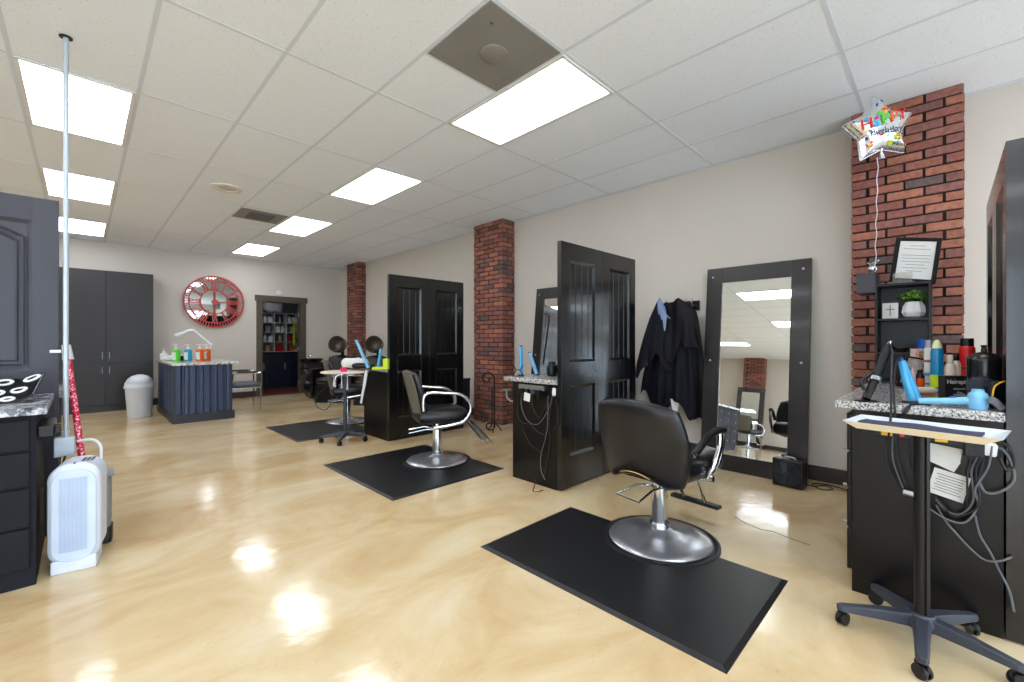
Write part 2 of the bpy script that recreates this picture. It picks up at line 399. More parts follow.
for ci in range(4):
    for ri in range(-2, 4):
        if (ci, ri) == (0, 0): continue
        loc = (2.4227 - ci * 4 * c2, gy0 - c2 + ri * 2 * c4, HC)
        lab = names.get((ci, ri))
        dup(lproto, loc, 0, lab or 'lit rectangular ceiling light of the rows seen in mirror reflections', None if lab else 'ceiling lights beyond the frame')

# ceiling plates
M_plate = mat('grey_ceiling_plate', (134, 132, 130), 0.55, var=0.08, scale=3)
v = thing('ceiling_plate', 'large dark grey square ceiling plate with a round boss beside the nearest light', 'ceiling plate', (gx0 + 2.5 * c2, gy0 - 1.5 * c2, HC))
build('plate', MB().box(-0.293, 0.293, -0.293, 0.293, -0.006, 0.006), M_plate, v, bevel=0.002)
build('round_boss', MB().lathe([(0.085, -0.006), (0.085, -0.014), (0.07, -0.02), (0.001, -0.02)], n=32), mat('plate_boss', (136, 132, 127), 0.5), v, smooth=True)
b = MB()
for sx, sy in ((-1, -1), (-1, 1), (1, 1), (1, -1)): b.lathe([(0.006, -0.006), (0.006, -0.009)], (sx * 0.18, sy * 0.18, 0), 8)
build('screws', b, M_steel, v)
v = thing('ceiling_vent', 'small dark grey ceiling vent between two distant ceiling lights', 'vent', (gx0 + 2.5 * c2, 6.95, HC))
build('plate', MB().box(-0.293, 0.293, -0.28, 0.28, -0.006, 0.006), M_plate, v)
b = MB()
for k in range(9): b.box(-0.16, 0.16, -0.17 + k * 0.042, -0.155 + k * 0.042, -0.014, -0.006)
build('grille', b, mat('vent_grille', (108, 105, 100), 0.5), v)
sp = thing('ceiling_speaker', 'round white flush ceiling speaker in a tile', 'ceiling speaker', (1.203, 5.943, HC))
build('rim', MB().lathe([(0.16, 0.004), (0.16, -0.008), (0.145, -0.014), (0.105, -0.012), (0.10, 0.0)], n=40), mat('speaker_rim', (222, 220, 214), 0.5), sp, smooth=True)
build('grille', MB().lathe([(0.10, -0.005), (0.05, -0.009), (0.001, -0.01)], n=32), mat('speaker_grille', (206, 198, 184), 0.6, bump=0.3), sp, smooth=True)

# ---------------------------------------------------------------- brick pillars
def pillar(label, xf, y0, y1, xw=XR):
    t = thing('brick_pillar', label, 'brick pillar', ((xf + xw) / 2, (y0 + y1) / 2, 0))
    ox, oy = (xf + xw) / 2, (y0 + y1) / 2; sg = 1 if xf < xw else -1
    g = 0.012; mx = xf + sg * g
    build('mortar_core', MB().box(min(mx, xw) - ox, max(mx, xw) - ox, y0 + g - oy, y1 - g - oy, 0, HC + 0.004), M_mortar, t)
    m = MB(); m.col = []
    pal = [(148, 94, 78), (156, 100, 82), (138, 86, 74), (138, 92, 84), (162, 106, 86), (126, 84, 77), (100, 82, 80), (145, 96, 86)]
    def brick(xa, xb, ya, yb, z0, z1, cc=None):
        if abs(xb - xa) < 0.02 or yb - ya < 0.02: return
        j = lambda: random.uniform(-0.0025, 0.0025)
        m.box(min(xa, xb) + j() - ox, max(xa, xb) + j() - ox, ya + j() - oy, yb + j() - oy, z0 + j() * 0.6, z1 + j() * 0.6)
        c = lin(random.choice(pal)); k = random.uniform(0.85, 1.12); m.col.extend([(c[0] * k, c[1] * k, c[2] * k, 1)] * 8)
    ch = 0.0672; nrow = int(HC / ch); BL, gap, dp = 0.194, 0.016, 0.09
    for r in range(nrow + 1):
        z0 = r * ch + 0.005; z1 = min(z0 + ch - 0.011, HC - 0.001)
        if z1 - z0 < 0.02: continue
        if r % 2 == 0:
            y = y0; first = True
            while y < y1 - 0.02:
                e = min(y + BL, y1)
                if y1 - e < 0.04: e = y1
                brick(xf, xf + sg * dp, y, e, z0, z1); y = e + gap
            sx = xf + sg * (dp + gap)
        else:
            brick(xf, xf + sg * BL, y0, y0 + dp, z0, z1); brick(xf, xf + sg * BL, y1 - dp, y1, z0, z1)
            y = y0 + dp + gap
            while y < y1 - dp - gap - 0.02:
                e = min(y + BL, y1 - dp - gap); brick(xf, xf + sg * dp, y, e, z0, z1); y = e + gap
            sx = xf + sg * (BL + gap)
        while sg * (xw - sx) > 0.02:
            e = sx + sg * BL
            if sg * (xw - e) < 0: e = xw - sg * 0.001
            brick(sx, e, y0, y0 + dp, z0, z1); brick(sx, e, y1 - dp, y1, z0, z1); sx = e + sg * gap
    build('bricks', m, M_brick, t, bevel=0.003)
    return t
pillar('red brick pillar nearest the camera behind the star balloon', 4.33, -0.09, 0.53)
pillar('red brick pillar beside the iron scroll stand, between two black dividers', 4.35, 4.565, 5.22)
pillar('farthest red brick pillar in the room corner behind the hooded hair dryers', 4.42, 9.36, 9.96)
pillar('red brick pillar on the opposite wall, seen only in the large mirror', XL + 0.27, 4.35, 5.0, XL)

# ---------------------------------------------------------------- door slab dividers
def door_slab(parent, x0, x1, t, h, mt, arch=False, z=0.008):
    """a two panel door in the local XZ plane, y from 0 to t (both faces panelled)"""
    f = MB(); st = 0.115
    pz = [(0.27, 0.86), (1.05, h - 0.145)]
    f.box(x0, x0 + st, 0, t, z, h).box(x1 - st, x1, 0, t, z, h)
    f.box(x0 + st, x1 - st, 0, t, z, pz[0][0]).box(x0 + st, x1 - st, 0, t, pz[0][1], pz[1][0]).box(x0 + st, x1 - st, 0, t, pz[1][1], h)
    d = build('door_slab', f, mt, parent, bevel=0.0015)
    for a, b_ in pz:
        p = MB(); n = 4 if not arch else 1; wx = (x1 - x0 - 2 * st) / n
        for k in range(n):
            xa = x0 + st + k * wx; g_ = 0.007 if n > 1 else 0
            p.box(xa + g_, xa + wx - g_, 0.013, t - 0.013, a, b_)
        p.box(x0 + st, x1 - st, 0.017, t - 0.017, a, b_)
        # sloped moulding on both faces
        for (ya, yb) in ((0.001, 0.013), (t - 0.001, t - 0.013)):
            X0, X1, m_ = x0 + st, x1 - st, 0.022
            ring0 = [(X0, ya, a), (X1, ya, a), (X1, ya, b_), (X0, ya, b_)]; ring1 = [(X0 + m_, yb, a + m_), (X1 - m_, yb, a + m_), (X1 - m_, yb, b_ - m_), (X0 + m_, yb, b_ - m_)]
            fs = [(0, 1, 5, 4), (1, 2, 6, 5), (2, 3, 7, 6), (3, 0, 4, 7)]
            p.add(ring0 + ring1, fs if ya < yb else [q[::-1] for q in fs])
        if arch:
            for (ins, yo) in ((0.035, 0.006), (0.062, 0.006)):
                for yy_ in (yo, t - yo):
                    X0, X1 = x0 + st + ins, x1 - st - ins; zt = b_ - ins - (0.07 if b_ > 1.5 else 0.0); path = [(X0, yy_, a + ins), (X0, yy_, zt)]
                    if b_ > 1.5:
                        for k in range(1, 12): path.append((X0 + (X1 - X0) * k / 12, yy_, zt + 0.07 * math.sin(PI * k / 12)))
                    path += [(X1, yy_, zt), (X1, yy_, a + ins)]
                    p.tube(path, 0.009, 6, closed=True)
        build('panel', p, mt, d, bevel=0.005 if not arch else 0)
    return d
def divider(label, x0, y, mt, side=1, h=2.05, wd=0.593, arch=False, th=0.042):
    t = thing('door_divider', label, 'divider', (x0, y, 0))
    door_slab(t, 0, wd, th, h, mt, arch); door_slab(t, wd + 0.003, 2 * wd + 0.003, th, h, mt, arch)
    return t
divider('black divider of two panelled door slabs behind the nearest salon chair', 2.765, 2.21, M_black)
divider('black divider of two panelled door slabs behind the middle salon chair', 2.655, 4.795, M_black, wd=0.575)
divider('black door slab divider at the right edge beside the speckled granite counter', 2.685, -0.238, M_black, wd=0.60, th=0.065)
M_black2 = mat('charcoal_door_paint', (52, 52, 62), 0.4, var=0.06, scale=3)
dl = divider('charcoal arched panel door divider behind the pole at the left edge', -0.105 - 2 * 0.72 - 0.003, 3.98, M_black2, h=2.12, wd=0.72, arch=True)

# ---------------------------------------------------------------- station cabinets + worktops
M_knob = mat('pewter', (150, 150, 150), 0.3, 1.0, var=0.0)
def cabinet(label, x0, x1, y0, y1, h, front, m=M_panel, cols=2, rows=4):
    t = thing('station_cabinet', label, 'cabinet', ((x0 + x1) / 2, (y0 + y1) / 2, 0))
    X, Y = (x1 - x0) / 2, (y1 - y0) / 2
    sg = front   # +1: drawers towards +y, -1: towards -y
    b = MB(); fy = Y - 0.022
    b.box(-X, X, -Y if sg > 0 else -fy, fy if sg > 0 else Y, 0.0, h)
    build('carcass', b, m, t, bevel=0.002)
    zz = [0.09, 0.30, 0.50, 0.68, h - 0.02][:rows + 1] if rows == 4 else [0.09, h - 0.02]
    cw = (2 * X - 0.03) / cols
    for c_ in range(cols):
        for r_ in range(len(zz) - 1):
            xa = -X + 0.015 + c_ * cw + 0.006; xb = xa + cw - 0.012; za, zb = zz[r_] + 0.006, zz[r_ + 1] - 0.006
            ya, yb = (fy, Y) if sg > 0 else (-Y, -fy)
            dr = build('drawer', MB().box(xa, xb, ya, yb, za, zb), m, t, bevel=0.004)
            k = MB(); yc = Y if sg > 0 else -Y
            k.lathe([(0.006, 0), (0.006, 0.014), (0.014, 0.02), (0.013, 0.027), (0.002, 0.03)], ((xa + xb) / 2, yc, (za + zb) / 2), 14, Matrix.Rotation(-sg * PI / 2, 3, 'X'))
            build('knob', k, M_knob, dr, smooth=True)
    return t
def top(label, x0, x1, y0, y1, z, m=M_granite, cham=0.0):
    o = build('granite_worktop', MB().box(-(x1 - x0) / 2, (x1 - x0) / 2, -(y1 - y0) / 2, (y1 - y0) / 2, 0, 0.038), m, loc=((x0 + x1) / 2, (y0 + y1) / 2, z), bevel=0.004)
    return tag(o, label, 'worktop')
# nearest station on the right
near_cab = cabinet('black cabinet with cords on its end panel, under the nearest granite top', 2.69, 3.9, -0.168, 0.35, 0.897, 1)
top('speckled granite worktop crowded with hair tools and spray cans', 2.655, 4.1, -0.170, 0.39, 0.898)
mid_cab = cabinet('black cabinet with tangled thin cords beside the nearest door divider', 2.765, 3.95, 2.256, 2.79, 0.868, 1)
top('speckled granite worktop holding the black hair dryer and small mirror reflection', 2.735, 3.97, 2.255, 2.86, 0.869)
cabinet('black cabinet behind the middle chair, under lime green clips', 2.655, 3.8, 4.842, 5.48, 0.845, 1)
top('granite worktop with lime green comb holder and blue flat irons', 2.63, 3.82, 4.84, 5.53, 0.846)
# left station: two cabinets back to back around the charcoal divider
cabinet('charcoal cabinet of four drawers at the left edge, nearest the camera', -1.50, -0.165, 3.22, 3.976, 0.862, -1, m=mat('charcoal_cabinet_paint', (30, 31, 38), 0.6, var=0.1, spec=0.15), cols=3)
top('blotchy grey granite worktop under the ring patterned cloth', -1.53, -0.125, 3.18, 3.978, 0.863, M_granite2)
cabinet('charcoal cabinet behind the left divider, mostly hidden by the red handle', -1.50, -0.11, 4.03, 4.66, 0.862, 1, m=MATS['charcoal_cabinet_paint'], cols=3)
top('grey granite worktop corner peeking out behind the red glitter handle', -1.53, -0.035, 4.024, 4.72, 0.863, M_granite2)

# ---------------------------------------------------------------- salon chairs
def salon_chair(label, loc, rz, kind, group=None):
    t = thing('salon_chair', label, 'salon chair', loc, rz, group)
    # local: sitter faces +x
    build('base_plate', MB().lathe([(0.30, 0.0), (0.305, 0.006), (0.297, 0.014), (0.24, 0.026), (0.14, 0.040), (0.08, 0.055), (0.055, 0.075)], n=56), M_chromes, t, smooth=True)
    c = MB().lathe([(0.048, 0.07), (0.048, 0.32), (0.040, 0.325), (0.040, 0.40)], n=28)
    c.lathe([(0.056, 0.075), (0.056, 0.10)], n=28)
    col = build('hydraulic_column', c, M_chrome, t, smooth=True)
    l = MB().tube([(-0.04, 0.05, 0.325), (-0.12, 0.08, 0.335), (-0.27, 0.12, 0.305), (-0.29, -0.05, 0.305), (-0.13, -0.03, 0.325), (-0.04, -0.03, 0.325)], 0.0075, 8)
    l.tube([(-0.05, 0, 0.318), (0.10, 0.02, 0.325), (0.115, 0.02, 0.325)], 0.016, 10)
    build('pump_lever', l, M_chrome, col, smooth=True)
    build('seat_frame', MB().box(-0.17, 0.2, -0.15, 0.15, 0.395, 0.415), M_plast, t, bevel=0.004)
    if kind == 'A':
        build('seat', MB().pillow(0.56, 0.56, 0.15, lambda a, b_, c: (a + 0.07, b_, 0.475 + c + (0.015 if c > 0 else 0) * math.cos(b_ * 4)), rnd=0.25, p=7), M_vinyl, t, smooth=80)
        def bk(a, b_, c):
            u = a / 0.30; v_ = (b_ + 0.25) / 0.50
            wv = 0.95 + 0.05 * min(1, max(0, v_) * 1.6) ** 0.8
            lift = 0.065 * max(0, 1 - (u / 0.62) ** 2) * max(0, 1 - v_ * 3)
            return (-0.235 - 0.07 * v_ + 0.10 * u * u * (1 - 0.35 * v_) - c, a * wv, 0.375 + v_ * 0.505 + lift - 0.02 * u * u * (v_ > 0.5))
        build('backrest', MB().pillow(0.60, 0.51, 0.085, bk, n=22, rnd=0.26, p=8), M_vinyl, t, smooth=80)
        build('back_handle', MB().tube([(-0.262, -0.10, 0.438), (-0.272, -0.05, 0.456), (-0.276, 0, 0.461), (-0.272, 0.05, 0.456), (-0.262, 0.10, 0.438)], 0.0045, 6, smooth=4), mat('brass_trim', (190, 160, 90), 0.3, 0.8), t, smooth=True)
        for s_ in (1, -1):
            a = MB().tube([(-0.15, s_ * 0.305, 0.60), (-0.02, s_ * 0.31, 0.675), (0.10, s_ * 0.31, 0.70), (0.20, s_ * 0.305, 0.690)], [0.019] * 13, 10, smooth=4, flat=1.25)
            pad = build('armrest', a, M_vinyl, t, smooth=True)
            f = MB().tube([(0.15, s_ * 0.305, 0.675), (0.13, s_ * 0.31, 0.60), (0.07, s_ * 0.305, 0.50), (0.05, s_ * 0.28, 0.425)], 0.016, 10, smooth=5, flat=1.5)
            f.tube([(0.19, s_ * 0.305, 0.68), (0.16, s_ * 0.31, 0.58), (0.10, s_ * 0.305, 0.48), (0.05, s_ * 0.28, 0.425)], 0.011, 8, smooth=5)
            build('arm_stub', MB().tube([(-0.17, s_ * 0.300, 0.598), (-0.12, s_ * 0.305, 0.600)], 0.015, 8), M_chrome, pad, smooth=True)
            f.tube([(0.05, s_ * 0.31, 0.43), (0.05, s_ * 0.22, 0.42)], 0.018, 10)
            build('arm_bracket', f, M_chrome, pad, smooth=True)
    else:
        build('seat', MB().pillow(0.54, 0.50, 0.15, lambda a, b_, c: (a + 0.02, b_, 0.475 + c), rnd=0.25, p=7), M_vinyl, t, smooth=80)
        def bk(a, b_, c):
            u = a / 0.26; v_ = (b_ + 0.22) / 0.44
            return (-0.19 - 0.11 * v_ + 0.05 * u * u - c, a * (0.86 + 0.14 * v_), 0.47 + v_ * 0.46)
        bkr = build('backrest', MB().pillow(0.52, 0.44, 0.085, bk, n=18, rnd=0.22, p=8), M_vinyl, t, smooth=80)
        build('back_shell', MB().pillow(0.50, 0.42, 0.02, lambda a, b_, c: tuple(Vector(bk(a, b_, c)) + Vector((-0.042, 0, 0))), n=14, rnd=0.22, p=8), mat('grey_brown_back_vinyl', (96, 92, 82), 0.5), bkr, smooth=80)
        for s_ in (1, -1):
            ym = s_ * 0.29
            f = MB().tube([(-0.20, ym, 0.62), (-0.185, ym, 0.70), (-0.12, ym, 0.725), (0.02, ym, 0.715), (0.16, ym, 0.695), (0.25, ym, 0.62), (0.265, ym, 0.53), (0.20, ym, 0.435), (0.10, ym, 0.405), (-0.10, ym, 0.385)], 0.0155, 10, smooth=6)
            f.tube([(-0.20, ym, 0.62), (-0.195, ym, 0.56), (-0.19, s_ * 0.24, 0.55)], 0.0155, 10)
            f.tube([(-0.08, ym, 0.39), (-0.08, s_ * 0.16, 0.405)], 0.015, 8)
            build('chrome_arm', f, M_chrome, t, smooth=True)
    # footrest
    fr = MB()
    for s_ in (1, -1): fr.tube([(0.12, s_ * 0.075, 0.40), (0.26, s_ * 0.075, 0.385), (0.32, s_ * 0.075, 0.33), (0.43, s_ * 0.075, 0.14)] if kind == 'A' else
                               [(0.12, s_ * 0.10, 0.40), (0.30, s_ * 0.10, 0.40), (0.36, s_ * 0.10, 0.37), (0.56, s_ * 0.10, 0.14), (0.57, 0, 0.135)], 0.011, 8, smooth=4)
    if kind != 'A':
        for s_ in (1, -1): fr.tube([(0.22, s_ * 0.07, 0.40), (0.30, s_ * 0.07, 0.385), (0.50, s_ * 0.07, 0.15), (0.51, 0, 0.145)], 0.008, 8, smooth=4)
    fo = build('footrest', fr, M_chrome, t, smooth=True)
    if kind == 'A': build('foot_tread', MB().cbox((0.445, 0, 0.125), (0.055, 0.34, 0.024)), M_rubber, fo, bevel=0.006)
    return t
ch1 = salon_chair('black styling chair nearest the camera, its back turned, black padded armrests', (2.53, 1.25, 0.012), math.radians(-5), 'A')
ch2 = salon_chair('black styling chair with chrome loop arms in the middle of the room', (2.58, 3.68, 0.012), math.radians(-22), 'B')
ch3 = dup(ch2, (2.86, 6.42, 0.012), math.radians(-18), 'black styling chair half hidden behind the round trolley near the hooded dryers')
dup(ch2, (-4.1, 5.0, 0), math.radians(170), 'black styling chair seen only in the large mirror, beside the far mirror', None)
dup(ch2, (-5.3, 4.1, 0), math.radians(200), 'black styling chair seen only in the large mirror, close to the reflected drawers', None)

# anti fatigue mats: rectangle joined with the ring round the chair base
def matobj(label, x0, x1, y0, y1, cx_, cy_, R):
    import math as m_
    # outline = rectangle with the right edge (x1) interrupted by the circle
    dx = x1 - cx_
    pts = [(x1, y0), (x1, y1), (x0, y1), (x0, y0)]
    poly = [(x0, y0), (x1, y0)]
    if abs(dx) < R:
        hy = m_.sqrt(R * R - dx * dx); a0 = m_.atan2(-hy, dx); a1 = m_.atan2(hy, dx)
        poly += [(cx_ + R * m_.cos(a0 + (a1 - a0) * k / 28), cy_ + R * m_.sin(a0 + (a1 - a0) * k / 28)) for k in range(29)]
    poly += [(x1, y1), (x0, y1)]
    ox, oy = (x0 + x1) / 2, (y0 + y1) / 2; poly = [(a - ox, b_ - oy) for a, b_ in poly]
    n = len(poly)
    ins = []
    for i in range(n):
        p, q, r = Vector(poly[i - 1]), Vector(poly[i]), Vector(poly[(i + 1) % n])
        e1 = (q - p).normalized(); e2 = (r - q).normalized(); n1 = Vector((-e1.y, e1.x)); n2 = Vector((-e2.y, e2.x)); nn = (n1 + n2)
        nn.normalize(); k = 0.022 / max(0.5, nn.dot(n1)); ins.append(q + nn * k)
    vs = [(p[0], p[1], 0.0) for p in poly] + [(p[0], p[1], 0.003) for p in poly] + [(p.x, p.y, 0.0115) for p in ins]
    fs = [tuple(range(n))[::-1], tuple(range(2 * n, 3 * n))]
    for i in range(n):
        j = (i + 1) % n; fs += [(i, j, n + j, n + i), (n + i, n + j, 2 * n + j, 2 * n + i)]
    o = build('rubber_mat', MB().add(vs, fs), M_rubber, loc=(ox, oy, 0.0005))
    build('ring_lip', MB().lathe([(0.345, 0.0), (0.345, 0.014), (0.335, 0.019), (0.322, 0.017), (0.316, 0.0115), (0.316, 0.0)], n=64, cap=False), M_rubber, o, loc=(cx_ - ox, cy_ - oy, 0.0), smooth=True)
    return tag(o, label, 'floor mat')
matobj('large black rubber mat under the nearest salon chair', 1.685, 2.56, 0.57, 1.96, 2.53, 1.25, 0.345)
matobj('black rubber mat under the middle salon chair with chrome loop arms', 1.69, 2.88, 3.0, 4.35, 2.58, 3.68, 0.10)
matobj('far black rubber mat beside the round topped trolley', 1.85, 2.86, 5.56, 6.82, 2.86, 6.42, 0.34)

# ---------------------------------------------------------------- leaning mirrors
def big_mirror(label, xb, y0, y1, h=1.97, lean=0.195, wall=1, bulge=True):
    # frame in local YZ plane facing -x (wall=1); rotated back about the y axis
    W_ = (y1 - y0) / 2; t = thing('leaning_mirror', label, 'mirror', (xb, (y0 + y1) / 2, 0))
    th = math.asin(lean / h) ; t.rotation_euler = (0, th * wall, 0) if wall > 0 else (0, -th, 0)
    fw = 0.15; d = 0.045
    xa, xb_ = (0, d) if wall > 0 else (-d, 0)
    f = MB().box(xa, xb_, -W_, -W_ + fw, 0, h).box(xa, xb_, W_ - fw, W_, 0, h).box(xa, xb_, -W_ + fw, W_ - fw, 0, 0.15).box(xa, xb_, -W_ + fw, W_ - fw, h - fw, h)
    build('frame', f, M_mframe, t, bevel=0.004)
    g = MB().box(0.012 if wall > 0 else -0.035, 0.035 if wall > 0 else -0.012, -W_ + fw, W_ - fw, 0.15, h - fw)
    build('mirror_glass', g, M_mirror, t)
    for yy_, zz_ in ((-W_ + 0.06, h - 0.09), (W_ - 0.06, h - 0.09), (-W_ + 0.06, h * 0.53), (W_ - 0.06, h * 0.53), (-W_ + 0.06, 0.1), (W_ - 0.06, 0.1)):
        build('stud', MB().lathe([(0.011, 0), (0.010, 0.006), (0.003, 0.009)], (0, yy_, zz_), 12, Matrix.Rotation(-wall * PI / 2, 3, 'Y')), M_steel, t, smooth=True)
    return t
big_mirror('tall dark wood framed mirror leaning on the wall beside the hanging capes', 4.335, 0.83, 1.72)
big_mirror('dark wood framed mirror partly hidden behind the nearest door divider', 4.335, 3.16, 4.06)
big_mirror('dark framed mirror on the opposite wall seen only in the large mirror', XL + 0.60, 4.25, 5.1, wall=-1)

# ---------------------------------------------------------------- rolling trolleys
def trolley(label, loc, rz, htop, legL, kind):
    t = thing('rolling_trolley', label, 'trolley', loc, rz)
    c = MB()
    if kind == 'tray':
        c.tube([(0, 0, 0.09), (0, 0, htop - 0.01)], 0.024, 16).box(-0.034, 0.034, -0.006, 0.006, 0.10, htop - 0.01)
    else: c.tube([(0, 0, 0.08), (0, 0, htop - 0.02)], 0.024, 14)
    build('column', c, M_plast if kind == 'tray' else M_dplast, t, smooth=True)
    b = MB().lathe([(0.05, 0.065), (0.055, 0.10), (0.04, 0.125)], n=20)
    build('hub', b, M_dplast, t, smooth=True)
    for k in range(5):
        a = 2 * PI * k / 5; M = Matrix.Rotation(a, 4, 'Z')
        l = MB(); vs = []
        for (x, hw, z0, z1) in ((0.03, 0.03, 0.068, 0.118), (legL * 0.5, 0.024, 0.066, 0.108), (legL, 0.020, 0.062, 0.088), (legL + 0.018, 0.012, 0.062, 0.084)):
            vs += [M @ Vector((x, -hw, z0)), M @ Vector((x, hw, z0)), M @ Vector((x, hw * 0.8, z1)), M @ Vector((x, -hw * 0.8, z1))]
        fs = [(0, 1, 2, 3)[::-1], (12, 13, 14, 15)]
        for s_ in range(3):
            for q in range(4): fs.append((4 * s_ + q, 4 * s_ + (q + 1) % 4, 4 * s_ + 4 + (q + 1) % 4, 4 * s_ + 4 + q))
        l.add(vs, fs); lg = build('leg', l, M_dplast, t, bevel=0.004)
        w_ = MB(); R = Matrix.Rotation(a + 0.9, 4, 'Z')
        for off in (-0.016, 0.006):
            Mx = Matrix.Translation(M @ Vector((legL - 0.003, 0, 0.028))) @ R
            w_.lathe([(0.010, off), (0.026, off), (0.0275, off + 0.003), (0.0275, off + 0.008), (0.026, off + 0.011), (0.010, off + 0.011)], (0, 0, 0), 20, (Mx @ Matrix.Rotation(PI / 2, 4, 'X')))
        Mx = Matrix.Translation(M @ Vector((legL - 0.003, 0, 0.0))) @ R
        w_.box(-0.024, 0.022, -0.006, 0.006, 0.03, 0.058, Mx); w_.lathe([(0.007, 0.05), (0.007, 0.072)], M @ Vector((legL - 0.003, 0, 0)), 10)
        build('caster', w_, M_plast, lg, smooth=True)
    return t
tr = trolley('black trolley with a shallow rectangular tray beside the granite counter, nearest the camera', (2.43, 0.07, 0), math.radians(38), 0.86, 0.265, 'tray')
def tray_mesh(W, D, z0, z1, lip=0.025):
    m = MB(); o = [(-W, -D), (W, -D), (W, D), (-W, D)]
    rings = [([(a * 0.88, b_ * 0.80) for a, b_ in o], z0), (o, z1), ([(a * 0.985, b_ * 0.975) for a, b_ in o], z1), ([(a * 0.87, b_ * 0.79) for a, b_ in o], z0 + 0.004)]
    vs = [(p[0], p[1], z) for r, z in rings for p in r]; fs = [(3, 2, 1, 0), (12, 13, 14, 15)]
    for s_ in range(3):
        for q in range(4): fs.append((4 * s_ + q, 4 * s_ + (q + 1) % 4, 4 * s_ + 4 + (q + 1) % 4, 4 * s_ + 4 + q))
    return m.add(vs, fs)
m_ = tray_mesh(0.13, 0.232, 0.858, 0.886)
for i in range(len(m_.f)): m_.mi[i] = 1 if i in (0, 2, 3, 4, 5) else 0
build('tray', m_, [M_traywhite, M_traycream], tr, rot=(0, 0, math.radians(-46)))
o = build('folded_towel', MB().grid(16, 8, lambda u, v_: ((v_ - 0.5) * 0.12, (u - 0.5) * 0.37, 0.0 + 0.003 * math.sin(u * 9) * math.sin(v_ * 5) + 0.003)), M_towel, loc=(2.462, 0.085, 0.868), rot=(0, 0, math.radians(-9)), solid=0.008, smooth=True)
tag(o, 'folded dark navy towel lying in the shallow tray', 'towel')
tr2 = trolley('trolley with a round top and blue grey post by the far mat', (2.30, 5.23, 0), 0.3, 0.85, 0.27, 'round')
build('round_top', MB().lathe([(0.20, 0.835), (0.275, 0.84), (0.285, 0.85), (0.275, 0.86), (0.001, 0.858)], n=40), M_cream, tr2, smooth=True)
for k, (dx, dy, L_) in enumerate(((-0.13, -0.20, 0.14), (-0.07, -0.22, 0.16), (-0.19, -0.12, 0.12))):
    o = build('hair_scissors', MB().tube([(0, 0, 0), (0.006, 0, -L_)], 0.005, 6).tube([(0, 0, -L_ * 0.4), (-0.006, 0, -L_)], 0.005, 6).tube([(0.012 + 0.011 * math.cos(q * PI / 4), 0, 0.01 + 0.011 * math.sin(q * PI / 4)) for q in range(8)], 0.003, 6, closed=True).tube([(-0.012 + 0.011 * math.cos(q * PI / 4), 0, 0.01 + 0.011 * math.sin(q * PI / 4)) for q in range(8)], 0.003, 6, closed=True), M_steel, loc=(2.30 + dx, 5.23 + dy, 0.813), smooth=True)
    tag(o, 'steel hair scissors hanging under the round trolley top', 'scissors', 'scissors under the round trolley top')

# ================================================================ far end of the shop
# back room beyond the doorway
M_bwall = mat('back_room_paint', (120, 120, 122), 0.8, var=0.03)
M_bfloor = mat('reddish_back_floor', (120, 62, 52), 0.35, var=0.2, scale=3)
struct('floor_back_room', MB().box(DX0 - 0.6, DX1 + 0.9, YF, YF + 2.6, -0.1, -0.001), M_bfloor)
b = MB().box(DX0 - 0.7, DX0 - 0.6, YF + T, YF + 2.6, 0, 2.5).box(DX1 + 0.9, DX1 + 1.0, YF + T, YF + 2.6, 0, 2.5).box(DX0 - 0.7, DX1 + 1.0, YF + 2.6, YF + 2.7, 0, 2.5)
struct('wall_back_room', b, M_bwall)
struct('ceiling_back_room', MB().box(DX0 - 0.7, DX1 + 1.0, YF + T, YF + 2.7, 2.5, 2.6), M_ceil)
f = MB().box(2.725, DX0, YF - 0.02, YF, 0, DZ).box(DX1, 3.775, YF - 0.02, YF, 0, DZ).box(2.695, 3.805, YF - 0.03, YF, DZ, DZ + 0.13)
f.box(DX0, DX0 + 0.015, YF - 0.02, YF + T, 0, DZ).box(DX1 - 0.015, DX1, YF - 0.02, YF + T, 0, DZ).box(DX0, DX1, YF - 0.02, YF + T, DZ - 0.015, DZ)
struct('trim_1', f, M_trim, bevel=0.003)
d1 = struct('door_1', MB().box(0, 0.80, -0.038, 0, 0.01, 2.09), mat('dark_door_paint', (70, 66, 64), 0.4, var=0.05), loc=(DX1 - 0.016, YF + 0.10, 0), rot=(0, 0, math.radians(74)), bevel=0.002)
for z_ in (0.25, 1.05, 1.85):
    build('hinge', MB().cyl((0, 0.004, z_ - 0.05), 0.009, 0.10, 10), M_steel, d1, smooth=True)
build('door_knob', MB().sphere((0.73, 0.055, 0.98), 0.028).cyl((0.73, 0.0, 0.98), 0.01, 0.05, 10, 'y'), M_steel, d1, smooth=True)
# base cabinets in the back room
M_nv = mat('deep_navy_cabinet', (24, 32, 50), 0.35, var=0.05)
def base_cab(label, x0, x1, y0, y1, h):
    t = thing('base_cabinet', label, 'cabinet', ((x0 + x1) / 2, (y0 + y1) / 2, 0)); X, Y = (x1 - x0) / 2, (y1 - y0) / 2
    build('carcass', MB().box(-X, X, -Y + 0.02, Y, 0.0, h), M_nv, t)
    dr = build('drawer', MB().box(-X + 0.008, X - 0.008, -Y, -Y + 0.02, h - 0.20, h - 0.02), M_nv, t, bevel=0.004)
    dd = build('door', MB().box(-X + 0.008, X - 0.008, -Y, -Y + 0.02, 0.1, h - 0.215), M_nv, t, bevel=0.004)
    build('handle', MB().box(X - 0.09, X - 0.05, -Y - 0.025, -Y - 0.012, h - 0.42, h - 0.24), M_steel, dd, bevel=0.004)
base_cab('navy back room base cabinet, left one seen through the doorway', 2.86, 3.36, 12.3, 12.85, 0.90)
base_cab('navy back room base cabinet, right one seen through the doorway', 3.36, 3.86, 12.3, 12.85, 0.90)
base_cab('navy back room base cabinet beside the open door, mostly hidden by it', 3.86, 4.36, 12.3, 12.85, 0.90)
